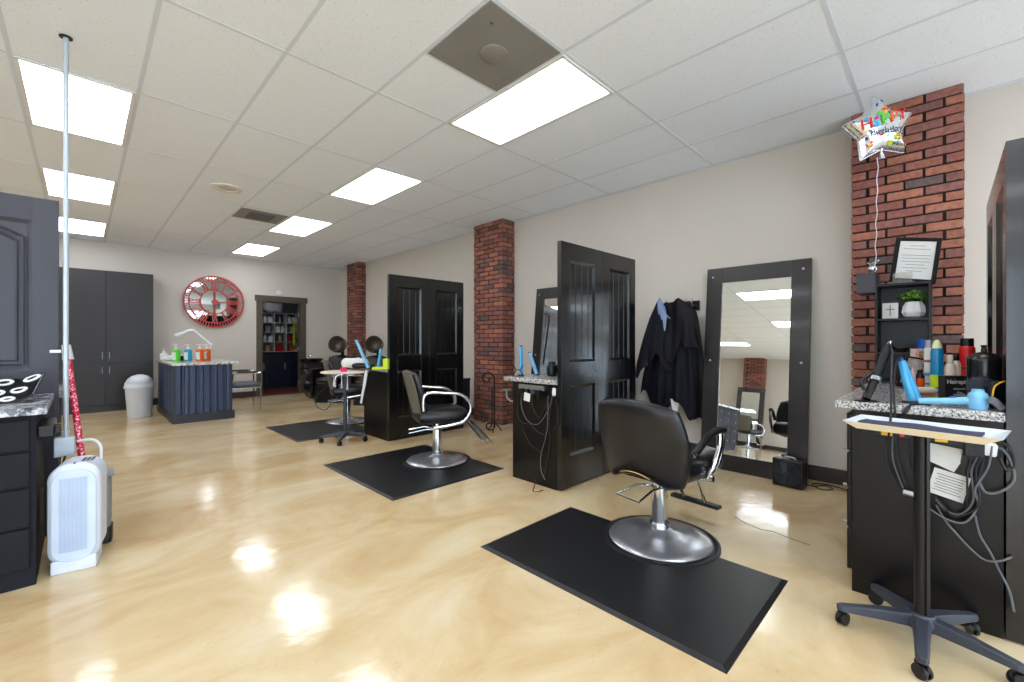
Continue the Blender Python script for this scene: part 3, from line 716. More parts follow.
tag(build('dark_worktop', MB().box(2.84, 4.38, 12.27, 12.87, 0.901, 0.94), M_plast), 'dark worktop of the back room cabinets', 'worktop')
# white shelving with supplies
sh = thing('wall_shelf', 'white cubby shelf full of supplies in the back room', 'shelf', (3.78, 12.75, 0.941))
f = MB(); Wd = 0.45
for x_ in (-Wd, -0.15, 0.15, Wd - 0.012): f.box(x_, x_ + 0.012, -0.12, 0.14, 0, 1.05)
for k in range(5): f.box(-Wd, Wd, -0.12, 0.14, k * 0.2575, k * 0.2575 + 0.012)
build('frame', f, M_paper, sh)
cn_ = ['tan', 'white', 'orange', 'cream', 'black', 'red', 'silver', 'amber']
cols_ = [M_tan, M_white, M_orange, M_paper, M_plast, M_red, M_steel, M_amber]
for r_ in range(4):
    for c_ in range(3):
        mm = cols_[(r_ * 3 + c_ * 5) % 8]; n_ = 2 if (r_ + c_) % 2 else 1
        for q in range(n_):
            bx_ = MB().lathe([(0.035, 0), (0.037, 0.005), (0.037, 0.12), (0.02, 0.145), (0.016, 0.15), (0.016, 0.175)], n=12) if (r_ + q) % 2 else MB().box(-0.05, 0.05, -0.05, 0.05, 0, 0.15)
            o = build('supply_tub', bx_, mm, loc=(3.78 - 0.29 + c_ * 0.30 + (q - 0.5) * 0.12 * (n_ - 1), 12.72, 0.941 + 0.0125 + r_ * 0.2575), smooth=True)
            tag(o, '%s %s on the back room shelf, %s row, %s column%s' % (cn_[(r_ * 3 + c_ * 5) % 8], 'bottle' if (r_ + q) % 2 else 'carton', ('bottom', 'second lowest', 'third', 'top')[r_], ('left', 'middle', 'right')[c_], ('', ', right one')[q] if n_ > 1 else ''), 'container')
for k in range(3):
    o = build('supply_jar', MB().lathe([(0.04, 0), (0.042, 0.005), (0.042, 0.16), (0.022, 0.19), (0.022, 0.22)], n=14), M_white, loc=(2.99 + k * 0.09, 12.5, 0.941), smooth=True)
    tag(o, ('leftmost white jar on the back room worktop', 'middle white jar on the back room worktop', 'white jar nearest the cubby shelf on the back room worktop')[k], 'jar')
o = build('hanging_bag', MB().pillow(0.5, 0.34, 0.24, lambda a, b_, c: (a, c, b_ + 0.02 * math.sin(a * 30)), n=14, rnd=0.5), mat('clear_plastic_bag', (170, 165, 168), 0.3, var=0.2, scale=18, bump=0.5, bscale=20), loc=(3.58, 12.6, 2.14), smooth=True)
tag(o, 'crumpled pale plastic bag on top of the back room shelf', 'bag')
o = build('high_visibility_strap', MB().box(-0.03, 0.03, -0.01, 0.01, 0, 0.66), M_lime, loc=(4.10, 12.55, 1.12), bevel=0.01)
tag(o, 'bright lime strip hanging beyond the open back room door', 'strap')
bl_ = thing('ceiling_light', 'unseen round light added to brighten the back room, above the doorway', 'ceiling light', (3.3, 12.0, 2.5))  # added lamp, out of view, brightens the room beyond the doorway
build('frame', MB().lathe([(0.17, 0), (0.17, -0.02), (0.15, -0.03)], n=28), M_lframe, bl_, smooth=True); build('diffuser', MB().lathe([(0.15, -0.03), (0.1, -0.05), (0.001, -0.055)], n=28), M_lamp, bl_, smooth=True)
sd = thing('smoke_detector', 'round white detector above the doorway', 'smoke detector', (3.19, YF, 2.33))
build('body', MB().lathe([(0.055, 0), (0.055, 0.02), (0.048, 0.032), (0.001, 0.035)], n=28, M=Matrix.Rotation(PI / 2, 3, 'X')), M_white, sd, smooth=True)
build('vent', MB().lathe([(0.022, 0.034), (0.020, 0.039), (0.001, 0.040)], n=20, M=Matrix.Rotation(PI / 2, 3, 'X')), M_bin, sd, smooth=True)

# tall cupboards
M_cup = mat('charcoal_brown_cupboard', (36, 32, 34), 0.4, var=0.12, scale=2.5)
def cupboard(label, x0, x1):
    t = thing('tall_cupboard', label, 'cupboard', ((x0 + x1) / 2, 10.52, 0)); X = (x1 - x0) / 2
    build('carcass', MB().box(-X, X, -0.21, 0.225, 0, 2.455), M_cup, t)
    for i_, (za, zb) in enumerate(((0.13, 0.845), (0.855, 2.45))):
        for s_ in (-1, 1):
            xa, xb = (-X + 0.003, -0.003) if s_ < 0 else (0.003, X - 0.003)
            d_ = build('door', MB().box(xa, xb, -0.23, -0.211, za, zb), M_cup, t, bevel=0.002)
            zc = 0.72 if i_ == 0 else 0.98
            hx = s_ * 0.045
            build('handle', MB().tube([(hx, -0.235, zc - 0.06), (hx, -0.262, zc - 0.055), (hx, -0.262, zc + 0.055), (hx, -0.235, zc + 0.06)], 0.007, 8), M_steel, d_, smooth=True)
    return t
cupboard('tall charcoal cupboard with steel handles on the far wall behind the waste bin', -0.345, 0.93)
cupboard('tall charcoal cupboard on the far wall mostly hidden by the left divider', -1.625, -0.35)

# reception counter with corrugated metal cladding
rc = thing('reception_counter', 'navy reception counter clad in corrugated metal panels', 'counter', (1.33, 8.95, 0))
build('carcass', MB().box(-0.345, 0.375, -0.88, 0.88, 0.0, 0.862), M_navy, rc)
def corr(x0, x1, fn, n=9, d=0.03):
    m = MB(); P_ = []
    L_ = (x1 - x0) / n
    for k in range(n):
        a = x0 + k * L_
        P_ += [(a, 0), (a + L_ * 0.30, 0), (a + L_ * 0.42, d), (a + L_ * 0.50, d * 1.0), (a + L_ * 0.58, d * 0.72), (a + L_ * 0.66, d), (a + L_ * 0.82, d), (a + L_ * 0.92, 0)]
    P_.append((x1, 0)); vs = []
    for (a, dd) in P_: vs += [fn(a, dd, 0.13), fn(a, dd, 0.855)]
    return m.add(vs, [(2 * i, 2 * i + 2, 2 * i + 3, 2 * i + 1) for i in range(len(P_) - 1)])
M_corr = mat('blue_grey_corrugated_metal', (58, 68, 92), 0.35, 0.35, var=0.08)
build('corrugated_front', corr(-0.345, 0.375, lambda a, d_, z: (a, -0.885 - d_, z), 4), M_corr, rc)
build('corrugated_side', corr(-0.88, 0.88, lambda a, d_, z: (-0.35 - d_, a, z), 10), M_corr, rc)
build('plinth', MB().box(-0.39, 0.40, -0.925, 0.9, 0, 0.125), M_navy, rc, bevel=0.003)
build('corner_post', MB().box(-0.388, -0.348, -0.923, -0.885, 0.125, 0.86), M_navy, rc, bevel=0.003)
tag(build('granite_worktop', MB().box(-0.40, 0.46, -0.95, 0.92, 0, 0.035), granite('pale_granite', (228, 226, 220), (120, 118, 114), (190, 188, 184), 60), loc=(1.33, 8.95, 0.863), bevel=0.004), 'pale granite top of the reception counter', 'worktop')
def pump_bottle(label, mt, loc, h=0.2, head=M_white):
    t = thing('pump_bottle', label, 'bottle', loc)
    build('body', MB().lathe([(0.052, 0), (0.056, 0.008), (0.056, h * 0.84), (0.045, h * 0.95), (0.02, h)], n=24), mt, t, smooth=True)
    hd = MB().lathe([(0.022, h), (0.022, h + 0.03), (0.008, h + 0.032), (0.008, h + 0.065)], n=14); hd.box(-0.045, 0.02, -0.012, 0.012, h + 0.062, h + 0.078)
    build('pump', hd, head, t, smooth=True)
    build('label_patch', MB().grid(8, 1, lambda u, v_: (0.0568 * math.sin((u - 0.5) * 1.1 - 0.75), -0.0568 * math.cos((u - 0.5) * 1.1 - 0.75), h * (0.15 + 0.6 * v_))), mat('pale_label_' + mt.name, (210, 225, 215), 0.5, var=0.3, scale=30), t)
ZT = 0.8985
pump_bottle('green pump bottle on the reception counter', M_green, (1.066, 8.70, ZT))
pump_bottle('blue pump bottle between the green and orange ones', M_teal, (1.22, 8.70, ZT))
pump_bottle('orange pump bottle with white pump on the reception counter', M_orange, (1.37, 8.65, ZT))
pump_bottle('second orange pump bottle just behind the first', M_orange, (1.49, 8.80, ZT))
pump_bottle('small white pump bottle at the left end of the reception counter', M_white, (1.02, 9.70, ZT), 0.12)
o = build('folded_cloth', MB().pillow(0.34, 0.22, 0.09, lambda a, b_, c: (a, b_, 0.045 + c), n=10), M_paper, loc=(1.12, 9.25, ZT), smooth=True); tag(o, 'folded white cloth on the reception counter', 'cloth')
o = build('tape_dispenser', MB().lathe([(0.04, -0.02), (0.045, 0), (0.045, 0.03), (0.04, 0.045)], (0, 0, 0.045), 20, Matrix.Rotation(PI / 2, 3, 'X')).box(-0.05, 0.07, -0.03, 0.03, 0, 0.035), M_plast, loc=(1.17, 8.98, ZT), smooth=True); tag(o, 'dark desk dispenser beside the green bottle', 'dispenser')
lm = thing('desk_lamp', 'white jointed arm lamp on the reception counter', 'lamp', (1.53, 8.95, ZT), math.radians(-46)); lm.scale = (1.25, 1.25, 1.1)
# local x runs along the picture's right, arm reaches to the left
build('clamp_base', MB().box(-0.03, 0.03, -0.03, 0.03, 0, 0.03).cyl((0, 0, 0.03), 0.012, 0.03, 12), M_white, lm, bevel=0.003)
a_ = MB().tube([(0, 0, 0.05), (0.055, 0, 0.24)], 0.013, 8); build('lower_arm', a_, M_white, lm, smooth=True)
a_ = MB().tube([(0.055, 0, 0.24), (-0.19, 0, 0.47)], 0.013, 8).tube([(0.055, 0, 0.24), (0.055, 0, 0.26)], 0.02, 8); build('upper_arm', a_, M_white, lm, smooth=True)
a_ = MB().tube([(-0.19, 0, 0.47), (-0.25, 0, 0.47), (-0.33, 0, 0.43), (-0.44, 0, 0.39)], [0.02, 0.03], 10); build('lamp_head', a_, M_white, lm, smooth=True)

# waste bin
wb = thing('waste_bin', 'pale grey swing lid waste bin in front of the tall cupboard', 'waste bin', (0.66, 9.22, 0))
build('body', MB().lathe([(0.145, 0), (0.15, 0.008), (0.182, 0.48), (0.185, 0.485)], n=36), M_bin, wb, smooth=True)
lid = build('lid', MB().lathe([(0.196, 0.47), (0.198, 0.50), (0.19, 0.505), (0.18, 0.56), (0.15, 0.62), (0.10, 0.665), (0.04, 0.685), (0.001, 0.687)], n=36, cap=False), M_bin, wb, smooth=True)
build('swing_flap', MB().grid(12, 6, lambda u, v_: ((0.186 - 0.03 * v_) * math.sin((u - 0.5) * (1.7 - 0.0 * v_)) * (1), -(0.186 - 0.03 * v_ - 0.05 * v_ * v_) * math.cos((u - 0.5) * 1.7), 0.548 + 0.095 * v_ + 0.03 * (abs(u - 0.5) * 2) ** 2 * (1 - v_))), mat('bin_flap', (190, 195, 202), 0.4), lid, smooth=True, solid=0.006, rot=(0, 0, math.radians(-10)))

# guest chair behind the reception counter
gc = thing('guest_chair', 'grey seated chrome framed guest chair behind the reception counter', 'chair', (2.06, 8.95, 0), math.radians(88))
build('seat', MB().pillow(0.50, 0.48, 0.10, lambda a, b_, c: (a, b_, 0.45 + c), n=10, p=7), M_seatgrey, gc, smooth=80)
build('backrest', MB().pillow(0.46, 0.28, 0.06, lambda a, b_, c: (a, 0.25 + c + 0.05 * (b_ > 0) * b_, 0.68 + b_), n=10, p=7), M_seatgrey, gc, smooth=80)
for s_ in (-1, 1):
    x_ = s_ * 0.27
    l = MB().tube([(x_, -0.22, 0.0), (x_, -0.22, 0.62), (x_, -0.18, 0.66), (x_, 0.20, 0.66)], 0.0125, 8, smooth=3).tube([(x_, 0.20, 0.66), (x_, 0.24, 0.35), (x_, 0.28, 0.0)], 0.0125, 8).tube([(x_, -0.22, 0.40), (x_, 0.24, 0.40)], 0.011, 8).tube([(x_ * 0.85, 0.24, 0.40), (x_ * 0.85, 0.27, 0.85)], 0.011, 8).tube([(x_, 0.24, 0.40), (x_ * 0.85, 0.24, 0.40)], 0.011, 8)
    build('leg_frame', l, M_chrome, gc, smooth=True)
    build('armrest', MB().pillow(0.05, 0.34, 0.03, lambda a, b_, c: (x_ + a, b_, 0.685 + c), n=8), M_plast, gc, smooth=80)

# wall clock: open metal clock with roman numerals over mirrored glass
ck = thing('wall_clock', 'large round red metal clock with roman numerals over mirror glass', 'clock', (1.95, YF - 0.045, 2.042))
RK = 0.535
def yring(mb, r0, r1, y0, y1, n=64):
    mb.lathe([(r0, y0), (r1, y0), (r1, y1), (r0, y1), (r0, y0)], (0, 0, 0), n, Matrix.Rotation(PI / 2, 3, 'X'), cap=False)
rx = MB(); yring(rx, RK - 0.028, RK, -0.015, 0.015); build('outer_ring', rx, M_pred, ck, smooth=True)
rx = MB(); yring(rx, RK * 0.80, RK * 0.83, -0.01, 0.01)
for k in range(60):
    a = 2 * PI * k / 60; rr_ = 0.016 if k % 5 else 0.02
    M = Matrix.Rotation(a, 4, 'Y'); rx.box(-0.006, 0.006, -0.008, 0.008, RK * 0.82, RK - 0.03, M)
build('minute_ring', rx, M_pred, ck, smooth=True)
rx = MB(); yring(rx, RK * 0.44, RK * 0.475, -0.012, 0.012); build('inner_ring', rx, M_pred, ck, smooth=True)
mg = MB().lathe([(RK - 0.03, 0.0), (RK - 0.03, 0.006), (0.001, 0.0061)], (0, 0.022, 0), 64, Matrix.Rotation(PI / 2, 3, 'X')); build('mirror_glass', mg, mat('smoky_mirror', (205, 208, 206), 0.03, 1.0, var=0.0), ck, smooth=True)
nums = ['XII', 'I', 'II', 'III', 'IIII', 'V', 'VI', 'VII', 'VIII', 'IX', 'X', 'XI']
for k, nm in enumerate(nums):
    a = 2 * PI * k / 12; M = Matrix.Rotation(a, 4, 'Y'); m = MB(); z0, z1 = RK * 0.475, RK * 0.80
    wd = {'I': 0.032, 'V': 0.06, 'X': 0.062}; tot = sum(wd[c_] for c_ in nm); x = -tot / 2
    for c_ in nm:
        cxx = x + wd[c_] / 2; x += wd[c_]; y0, y1 = -0.008, 0.008
        if c_ == 'I': m.box(cxx - 0.008, cxx + 0.008, y0, y1, z0, z1, M)
        elif c_ == 'X':
            for s_ in (1, -1): m.add([M @ Vector(p) for p in [(cxx - s_ * 0.028 - 0.008, y_, z0) for y_ in (y0, y1)] + [(cxx - s_ * 0.028 + 0.008, y_, z0) for y_ in (y0, y1)] + [(cxx + s_ * 0.028 - 0.008, y_, z1) for y_ in (y0, y1)] + [(cxx + s_ * 0.028 + 0.008, y_, z1) for y_ in (y0, y1)]], [(0, 2, 6, 4), (1, 5, 7, 3), (0, 4, 5, 1), (2, 3, 7, 6)])
        else:
            for s_ in (1, -1): m.add([M @ Vector(p) for p in [(cxx - 0.008, y_, z0) for y_ in (y0, y1)] + [(cxx + 0.008, y_, z0) for y_ in (y0, y1)] + [(cxx + s_ * 0.026 - 0.008, y_, z1) for y_ in (y0, y1)] + [(cxx + s_ * 0.026 + 0.008, y_, z1) for y_ in (y0, y1)]], [(0, 2, 6, 4), (1, 5, 7, 3), (0, 4, 5, 1), (2, 3, 7, 6)])
    m.box(-tot / 2, tot / 2, -0.009, 0.009, z1 - 0.012, z1, M).box(-tot / 2, tot / 2, -0.009, 0.009, z0, z0 + 0.012, M)
    build('numeral', m, M_pred, ck)
h = MB().lathe([(0.05, -0.02), (0.05, 0.03), (0.03, 0.04)], n=20, M=Matrix.Rotation(PI / 2, 3, 'X')); build('hub', h, M_pred, ck, smooth=True)
build('hour_hand', MB().box(-0.012, 0.012, -0.034, -0.026, -0.04, 0.20, Matrix.Rotation(math.radians(92), 4, 'Y')), mat('clock_hand_brass', (150, 110, 70), 0.4, 0.5), ck)
build('minute_hand', MB().box(-0.010, 0.010, -0.044, -0.036, -0.30, 0.22), M_pred, ck)

# hooded dryers with chairs by the far right wall
def dryer_chair(label, loc, rz):
    t = thing('hooded_dryer_chair', label, 'dryer chair', loc, rz)      # sitter faces +x (towards the room when rotated)
    build('seat', MB().pillow(0.55, 0.52, 0.16, lambda a, b_, c: (a, b_, 0.42 + c), n=10, p=7), M_vinyl, t, smooth=80)
    build('backrest', MB().pillow(0.52, 0.52, 0.12, lambda a, b_, c: (-0.27 - b_ * 0.15 + c, a, 0.68 + b_), n=10, p=7), M_vinyl, t, smooth=80)
    for s_ in (-1, 1): build('armrest', MB().pillow(0.46, 0.07, 0.06, lambda a, b_, c: (a, s_ * 0.32 + b_, 0.64 + c), n=8).box(-0.2, 0.2, s_ * 0.32 - 0.02, s_ * 0.32 + 0.02, 0.12, 0.62), M_vinyl, t, smooth=80)
    build('base', MB().box(-0.24, 0.24, -0.24, 0.24, 0, 0.34), M_plast, t, bevel=0.01)
    p_ = build('dryer_post', MB().tube([(-0.42, 0, 0.3), (-0.42, 0, 1.0), (-0.36, 0, 1.08)], 0.035, 10, smooth=4).box(-0.46, -0.2, -0.05, 0.05, 0.25, 0.33), M_plast, t, smooth=True)
    M = Matrix.Rotation(math.radians(78), 4, 'Y')
    hd = MB().lathe([(0.165, 0.12), (0.172, 0.11), (0.175, 0.07), (0.168, -0.02), (0.14, -0.08), (0.08, -0.125), (0.001, -0.135)], n=32, M=M.to_3x3(), c=(-0.26, 0, 1.15), cap=False)
    hd.lathe([(0.165, 0.12), (0.158, 0.08), (0.13, -0.05), (0.08, -0.10), (0.001, -0.11)], n=32, M=M.to_3x3(), c=(-0.26, 0, 1.15), cap=False)
    build('dryer_hood', hd, M_hood, p_, smooth=True)
    return t
dryer_chair('hooded hair dryer chair in the far corner left of the brick pillar', (3.62, 8.85, 0), math.radians(218))
dryer_chair('hooded hair dryer chair in front of the far brick pillar', (4.0, 7.95, 0), math.radians(222))
# shampoo unit
su = thing('shampoo_unit', 'black reclined shampoo chair with bowl beside the far doorway', 'shampoo chair', (3.72, 9.82, 0), math.radians(264))
build('base', MB().pillow(0.9, 0.55, 0.28, lambda a, b_, c: (a, b_, 0.15 + c), n=10), M_plast, su, smooth=80)
build('seat', MB().pillow(0.56, 0.54, 0.18, lambda a, b_, c: (a + 0.1, b_, 0.40 + c), n=10), M_vinyl, su, smooth=80)
build('backrest', MB().pillow(0.5, 0.52, 0.12, lambda a, b_, c: (-0.28 - a * 0.5, b_, 0.60 + a * 0.5 + c), n=10), M_vinyl, su, smooth=80)
for s_ in (-1, 1): build('armrest', MB().tube([(-0.2, s_ * 0.3, 0.5), (-0.1, s_ * 0.32, 0.66), (0.28, s_ * 0.32, 0.64)], [0.03, 0.028], 8, smooth=4), M_vinyl, su, smooth=True)
bw = build('bowl', MB().lathe([(0.06, 0.0), (0.16, 0.03), (0.24, 0.12), (0.26, 0.16), (0.24, 0.16), (0.2, 0.08), (0.001, 0.03)], c=(-0.62, 0, 0.66), n=28), M_plast, su, smooth=True)
build('faucet', MB().tube([(-0.82, 0, 0.80), (-0.82, 0, 0.90), (-0.74, 0, 0.92), (-0.70, 0, 0.87)], 0.011, 8, smooth=4), M_chrome, bw, smooth=True)

# things on the middle station worktop
ZM = 0.885
def flat_iron(label, mt, base, tip, r=0.022, stand=True, glow=None):
    t = thing('flat_iron', label, 'flat iron', base)
    d_ = Vector(tip) - Vector(base); u_ = d_.normalized(); s_ = u_.orthogonal().normalized() * r * 0.55
    if stand: build('rest', MB().lathe([(0.03, 0), (0.03, 0.008), (0.018, 0.012)], n=16), M_plast, t, smooth=True)
    for k in (1, -1):
        a0 = u_ * 0.012 + s_ * k; build('arm', MB().tube([a0, d_ * 0.5 + s_ * k, d_ + s_ * k * 0.6], [r * 0.62, r * 0.5], 10, flat=1.3), mt, t, smooth=True)
    build('plate_tip', MB().tube([d_ * 0.93, d_ * 1.04], r * 0.55, 8), M_plast, t, smooth=True)
    return t
def p_at(px_, py_, d_):
    r_ = (px_ - 512) / 431.9; u_ = (341 - py_) / 431.9; s_, c_ = math.sin(YAW), math.cos(YAW)
    return Vector(((r_ * c_ + s_) * d_, (-r_ * s_ + c_) * d_, 1.23 + u_ * d_))
def on_z(px_, z_, d_):     # a point on the level z_ at depth d_ in picture column px_
    p = p_at(px_, 341, d_); p.z = z_; return p
b0 = on_z(369, ZM, 5.35); flat_iron('pale blue and white flat iron leaning upright on the middle station', M_ltblue, b0, b0 + Vector((-0.12, 0.10, 0.36)))
b0 = on_z(378, ZM, 5.30); flat_iron('blue flat iron standing beside the lime comb holder', M_blue, b0, b0 + Vector((0.03, -0.02, 0.25)))
lh = thing('comb_holder', 'lime green plastic holder at the end of the middle worktop', 'holder', on_z(384, ZM, 5.25))
build('tray', MB().box(-0.13, 0.06, -0.05, 0.05, 0, 0.03), M_lime, lh, bevel=0.004, rot=(0, 0, -0.78)); build('upright', MB().box(0.0, 0.06, -0.05, 0.05, 0.03, 0.13), M_lime, lh, bevel=0.004, rot=(0, 0, -0.78))
o = build('crumpled_towel', MB().pillow(0.34, 0.2, 0.12, lambda a, b_, c: (a, b_, 0.06 + c + 0.012 * math.sin(a * 40) * math.cos(b_ * 30)), n=14), M_paper, loc=on_z(355, ZM, 5.6), rot=(0, 0, -0.7), smooth=True); tag(o, 'crumpled white towel on the middle station', 'towel')
o = build('black_pouch', MB().pillow(0.30, 0.16, 0.07, lambda a, b_, c: (a, b_, 0.035 + c), n=10), M_plast, loc=on_z(364, ZM, 5.45), rot=(0, 0, -0.7), smooth=True); tag(o, 'black zip pouch in front of the white towel', 'pouch')
o = build('pink_cup', MB().lathe([(0.035, 0), (0.04, 0.05), (0.036, 0.05), (0.03, 0.005)], n=20), M_pink, loc=(2.24, 5.13, 0.861), smooth=True); tag(o, 'small pink cup on the round trolley top', 'cup')
o = build('white_brush', MB().tube([(0, 0, 0), (0.02, 0, 0.12), (0.04, 0, 0.22), (0.06, 0, 0.36)], [0.012, 0.02], 8).tube([(0.06, 0, 0.36), (0.065, 0, 0.40)], 0.012, 8), M_white, loc=on_z(361, 0.48, 5.2), rot=(0, 0, -0.75), smooth=True); tag(o, 'white handled brush hanging against the middle cabinet', 'brush')
def cord(label, pts, r=0.004, m=M_cord, group=None, sm=6, name='power_cord', parent=None):
    o = build(name, MB().tube(pts, r, 6, smooth=sm), m, smooth=True)
    if parent is None: return tag(o, label, 'cord', group)
    o.parent = parent; o.matrix_parent_inverse = parent.matrix_basis.inverted(); return o
cord('thin black cord looping down beside the dryer chairs', [p_at(328, 385, 6.6), p_at(318, 395, 6.5), p_at(316, 405, 6.4), p_at(324, 410, 6.3), p_at(330, 405, 6.3), p_at(331, 395, 6.3)], 0.006, parent=su)

# dark cabinet between the middle divider and pillar, iron scroll stand
cb = thing('storage_box', 'dark navy storage cube between the middle divider and brick pillar', 'storage box', (4.0, 5.42, 0))
build('body', MB().box(-0.17, 0.29, -0.18, 0.25, 0, 0.62), M_nv, cb, bevel=0.004)
build('lid', MB().box(-0.178, 0.298, -0.188, 0.258, 0.62, 0.65), M_nv, cb, bevel=0.004)
st = thing('iron_scroll_stand', 'wrought iron scroll stand in front of the middle brick pillar', 'stand', (3.91, 4.34, 0), math.radians(-45))
spir = lambda cx_, cz_, r0, a0, turns, sg: [(cx_ + r0 * (1 - 0.75 * k / 16) * math.cos(a0 + sg * turns * 2 * PI * k / 16), 0, cz_ + r0 * (1 - 0.75 * k / 16) * math.sin(a0 + sg * turns * 2 * PI * k / 16)) for k in range(17)]
m = MB().tube([(0.05, 0, 0.10), (0.05, 0, 0.72)] + spir(-0.045, 0.72, 0.095, 0, 1.1, 1), 0.010, 8)
m.tube([(0.02, 0, 0.12), (0.02, 0, 0.60)], 0.008, 8)
build('upper_scroll', m, M_iron, st, smooth=True)
build('lower_scroll', MB().tube([(0.05, 0, 0.16)] + spir(-0.01, 0.085, 0.07, 0.2, 1.2, -1), 0.010, 8).tube(spir(-0.09, 0.16, 0.05, 0, 1.2, 1), 0.008, 8), M_iron, st, smooth=True)
ft = MB()
for a in (0.4, 2.5, 4.6): ft.tube([(0.05, 0, 0.14), (0.05 + 0.07 * math.cos(a), 0.07 * math.sin(a), 0.06), (0.05 + 0.10 * math.cos(a), 0.10 * math.sin(a), 0.01)], 0.008, 6, smooth=3)
build('feet', ft, M_iron, st, smooth=True)

# ================================================================ station behind the nearest divider
ZN = 0.908
b0 = on_z(521, ZN, 4.05); flat_iron('blue flat iron standing upright on the small wire rest', M_blue, b0, b0 + Vector((0.0, 0.0, 0.27)), 0.026)
b0 = on_z(537, ZN, 4.1); flat_iron('pale blue flat iron leaning beside the black hair dryer', M_ltblue, b0, b0 + Vector((-0.05, 0.05, 0.21)), 0.026)
def hair_dryer(label, loc, rz, mt, mt2, sc=1.0, up=True):
    t = thing('hair_dryer', label, 'hair dryer', loc, rz)
    if up:   # head stands on its nozzle, handle lies towards -x
        build('barrel', MB().lathe([(0.036 * sc, 0), (0.042 * sc, 0.02 * sc), (0.042 * sc, 0.07 * sc), (0.038 * sc, 0.085 * sc), (0.026 * sc, 0.095 * sc), (0.024 * sc, 0.11 * sc), (0.001, 0.111 * sc)], n=24), mt, t, smooth=True)
        hh = build('handle', MB().tube([(-0.02 * sc, 0, 0.045 * sc), (-0.10 * sc, 0, 0.035 * sc), (-0.24 * sc, 0, 0.022 * sc)], [0.024 * sc, 0.017 * sc], 12, smooth=4), mt, t, smooth=True)
    else:
        build('barrel', MB().tube([(0, -0.10 * sc, 0.05 * sc), (0, -0.04 * sc, 0.052 * sc), (0, 0.07 * sc, 0.05 * sc)], [0.034 * sc, 0.046 * sc], 20), mt, t, smooth=True)
        hh = build('handle', MB().tube([(0, 0, 0.05 * sc), (-0.14 * sc, 0, 0.03 * sc), (-0.25 * sc, 0, 0.02 * sc)], [0.02 * sc, 0.016 * sc], 12, smooth=4), mt, t, smooth=True)
    build('switch', MB().box(-0.11 * sc, -0.08 * sc, -0.006, 0.006, 0.05 * sc, 0.062 * sc), mt2, hh, bevel=0.002)
    return t
hair_dryer('black hair dryer standing on its nozzle on the narrow worktop behind the divider', on_z(552, ZN, 3.95), math.radians(135), M_plast, M_dplast, 1.2)
rk = build('wire_rest', MB().tube([(-0.05, 0, 0), (-0.02, 0, 0.06), (-0.05, 0, 0.10)], 0.004, 6, smooth=4).tube([(0.05, 0, 0), (0.02, 0, 0.06), (0.05, 0, 0.10)], 0.004, 6, smooth=4).tube([(-0.05, 0, 0.004), (0.05, 0, 0.004)], 0.004, 6).tube([(0, -0.04, 0.004), (0, 0.04, 0.004)], 0.004, 6).tube([(-0.02, 0, 0.06), (0.02, 0, 0.06)], 0.004, 6), M_iron, loc=on_z(518, ZN, 3.92), rot=(0, 0, -0.78), smooth=True)
tag(rk, 'small wire tool rest at the front of the narrow worktop', 'tool rest')
# end panel of that cabinet (faces -x at 2.765): power strip, tags, cords
XN = 2.765
def on_x(px_, py_, X_):
    r_ = (px_ - 512) / 431.9; s_, c_ = math.sin(YAW), math.cos(YAW); return p_at(px_, py_, X_ / (r_ * c_ + s_))
def on_y(px_, py_, Y_):
    r_ = (px_ - 512) / 431.9; s_, c_ = math.sin(YAW), math.cos(YAW); return p_at(px_, py_, Y_ / (-r_ * s_ + c_))
a = on_x(521, 386, XN); c2_ = on_x(546, 389, XN)
ps = thing('power_strip', 'narrow power strip with plugs under the middle granite edge', 'power strip', (XN - 0.02, (a.y + c2_.y) / 2, a.z))
hw = abs(a.y - c2_.y) / 2
build('housing', MB().box(-0.012, 0.019, -hw, hw, -0.02, 0.02), M_steel, ps, bevel=0.003)
for k, yy_ in enumerate((-hw * 0.72, -hw * 0.3, hw * 0.15, hw * 0.6)): build('plug', MB().box(-0.045, -0.0125, yy_ - 0.016, yy_ + 0.016, -0.085 if k == 0 else -0.055, -0.012), M_plast if k != 1 else M_dplast, ps, bevel=0.004)
o = build('paper_tag', MB().box(-0.001, 0.001, -0.035, 0.035, -0.035, 0.035), M_paper, loc=on_x(527, 397, XN - 0.066), rot=(0.12, 0.0, 0)); tag(o, 'small white paper tag under the power strip of the narrow end panel', 'paper tag')
o = build('white_cord_clip', MB().pillow(0.035, 0.07, 0.02, lambda a_, b_, c: (c, a_, b_), n=8), M_white, loc=on_x(554, 392, XN - 0.012), smooth=True); tag(o, 'white plastic clip at the top right of the corded end panel', 'clip')
G1 = 'cords hanging on the end panel behind the nearest divider'
for pts in ([(519, 378), (518, 400), (517, 412), (521, 422), (530, 424)], [(524, 386), (521, 404), (527, 420), (538, 424), (548, 410), (553, 394)], [(531, 392), (533, 408), (540, 418), (547, 402), (552, 394)], [(530, 424), (538, 432), (545, 435)], [(523, 430), (530, 444), (538, 450), (543, 456)],
            [(553, 398), (549, 420), (550, 440), (547, 462), (543, 478), (538, 483), (533, 478)], [(548, 396), (547, 430), (541, 455), (541, 470), (545, 480)], [(555, 400), (558, 410), (557, 424), (553, 430)]):
    cord('thin cord dangling on the black end panel behind the nearest divider', [on_x(px_, py_, XN - 0.012 - 0.004 * (k % 2)) for k, (px_, py_) in enumerate(pts)], 0.003, random.choice((M_cord, M_gcord)), None, parent=ps)
cord('dark cord tail curling on the floor below the corded end panel', [on_x(536, 481, XN - 0.02) * 1.0, p_at(534, 487, 3.62), p_at(533, 491, 3.54), p_at(537, 492, 3.52), p_at(543, 490, 3.56)], 0.004, parent=ps)
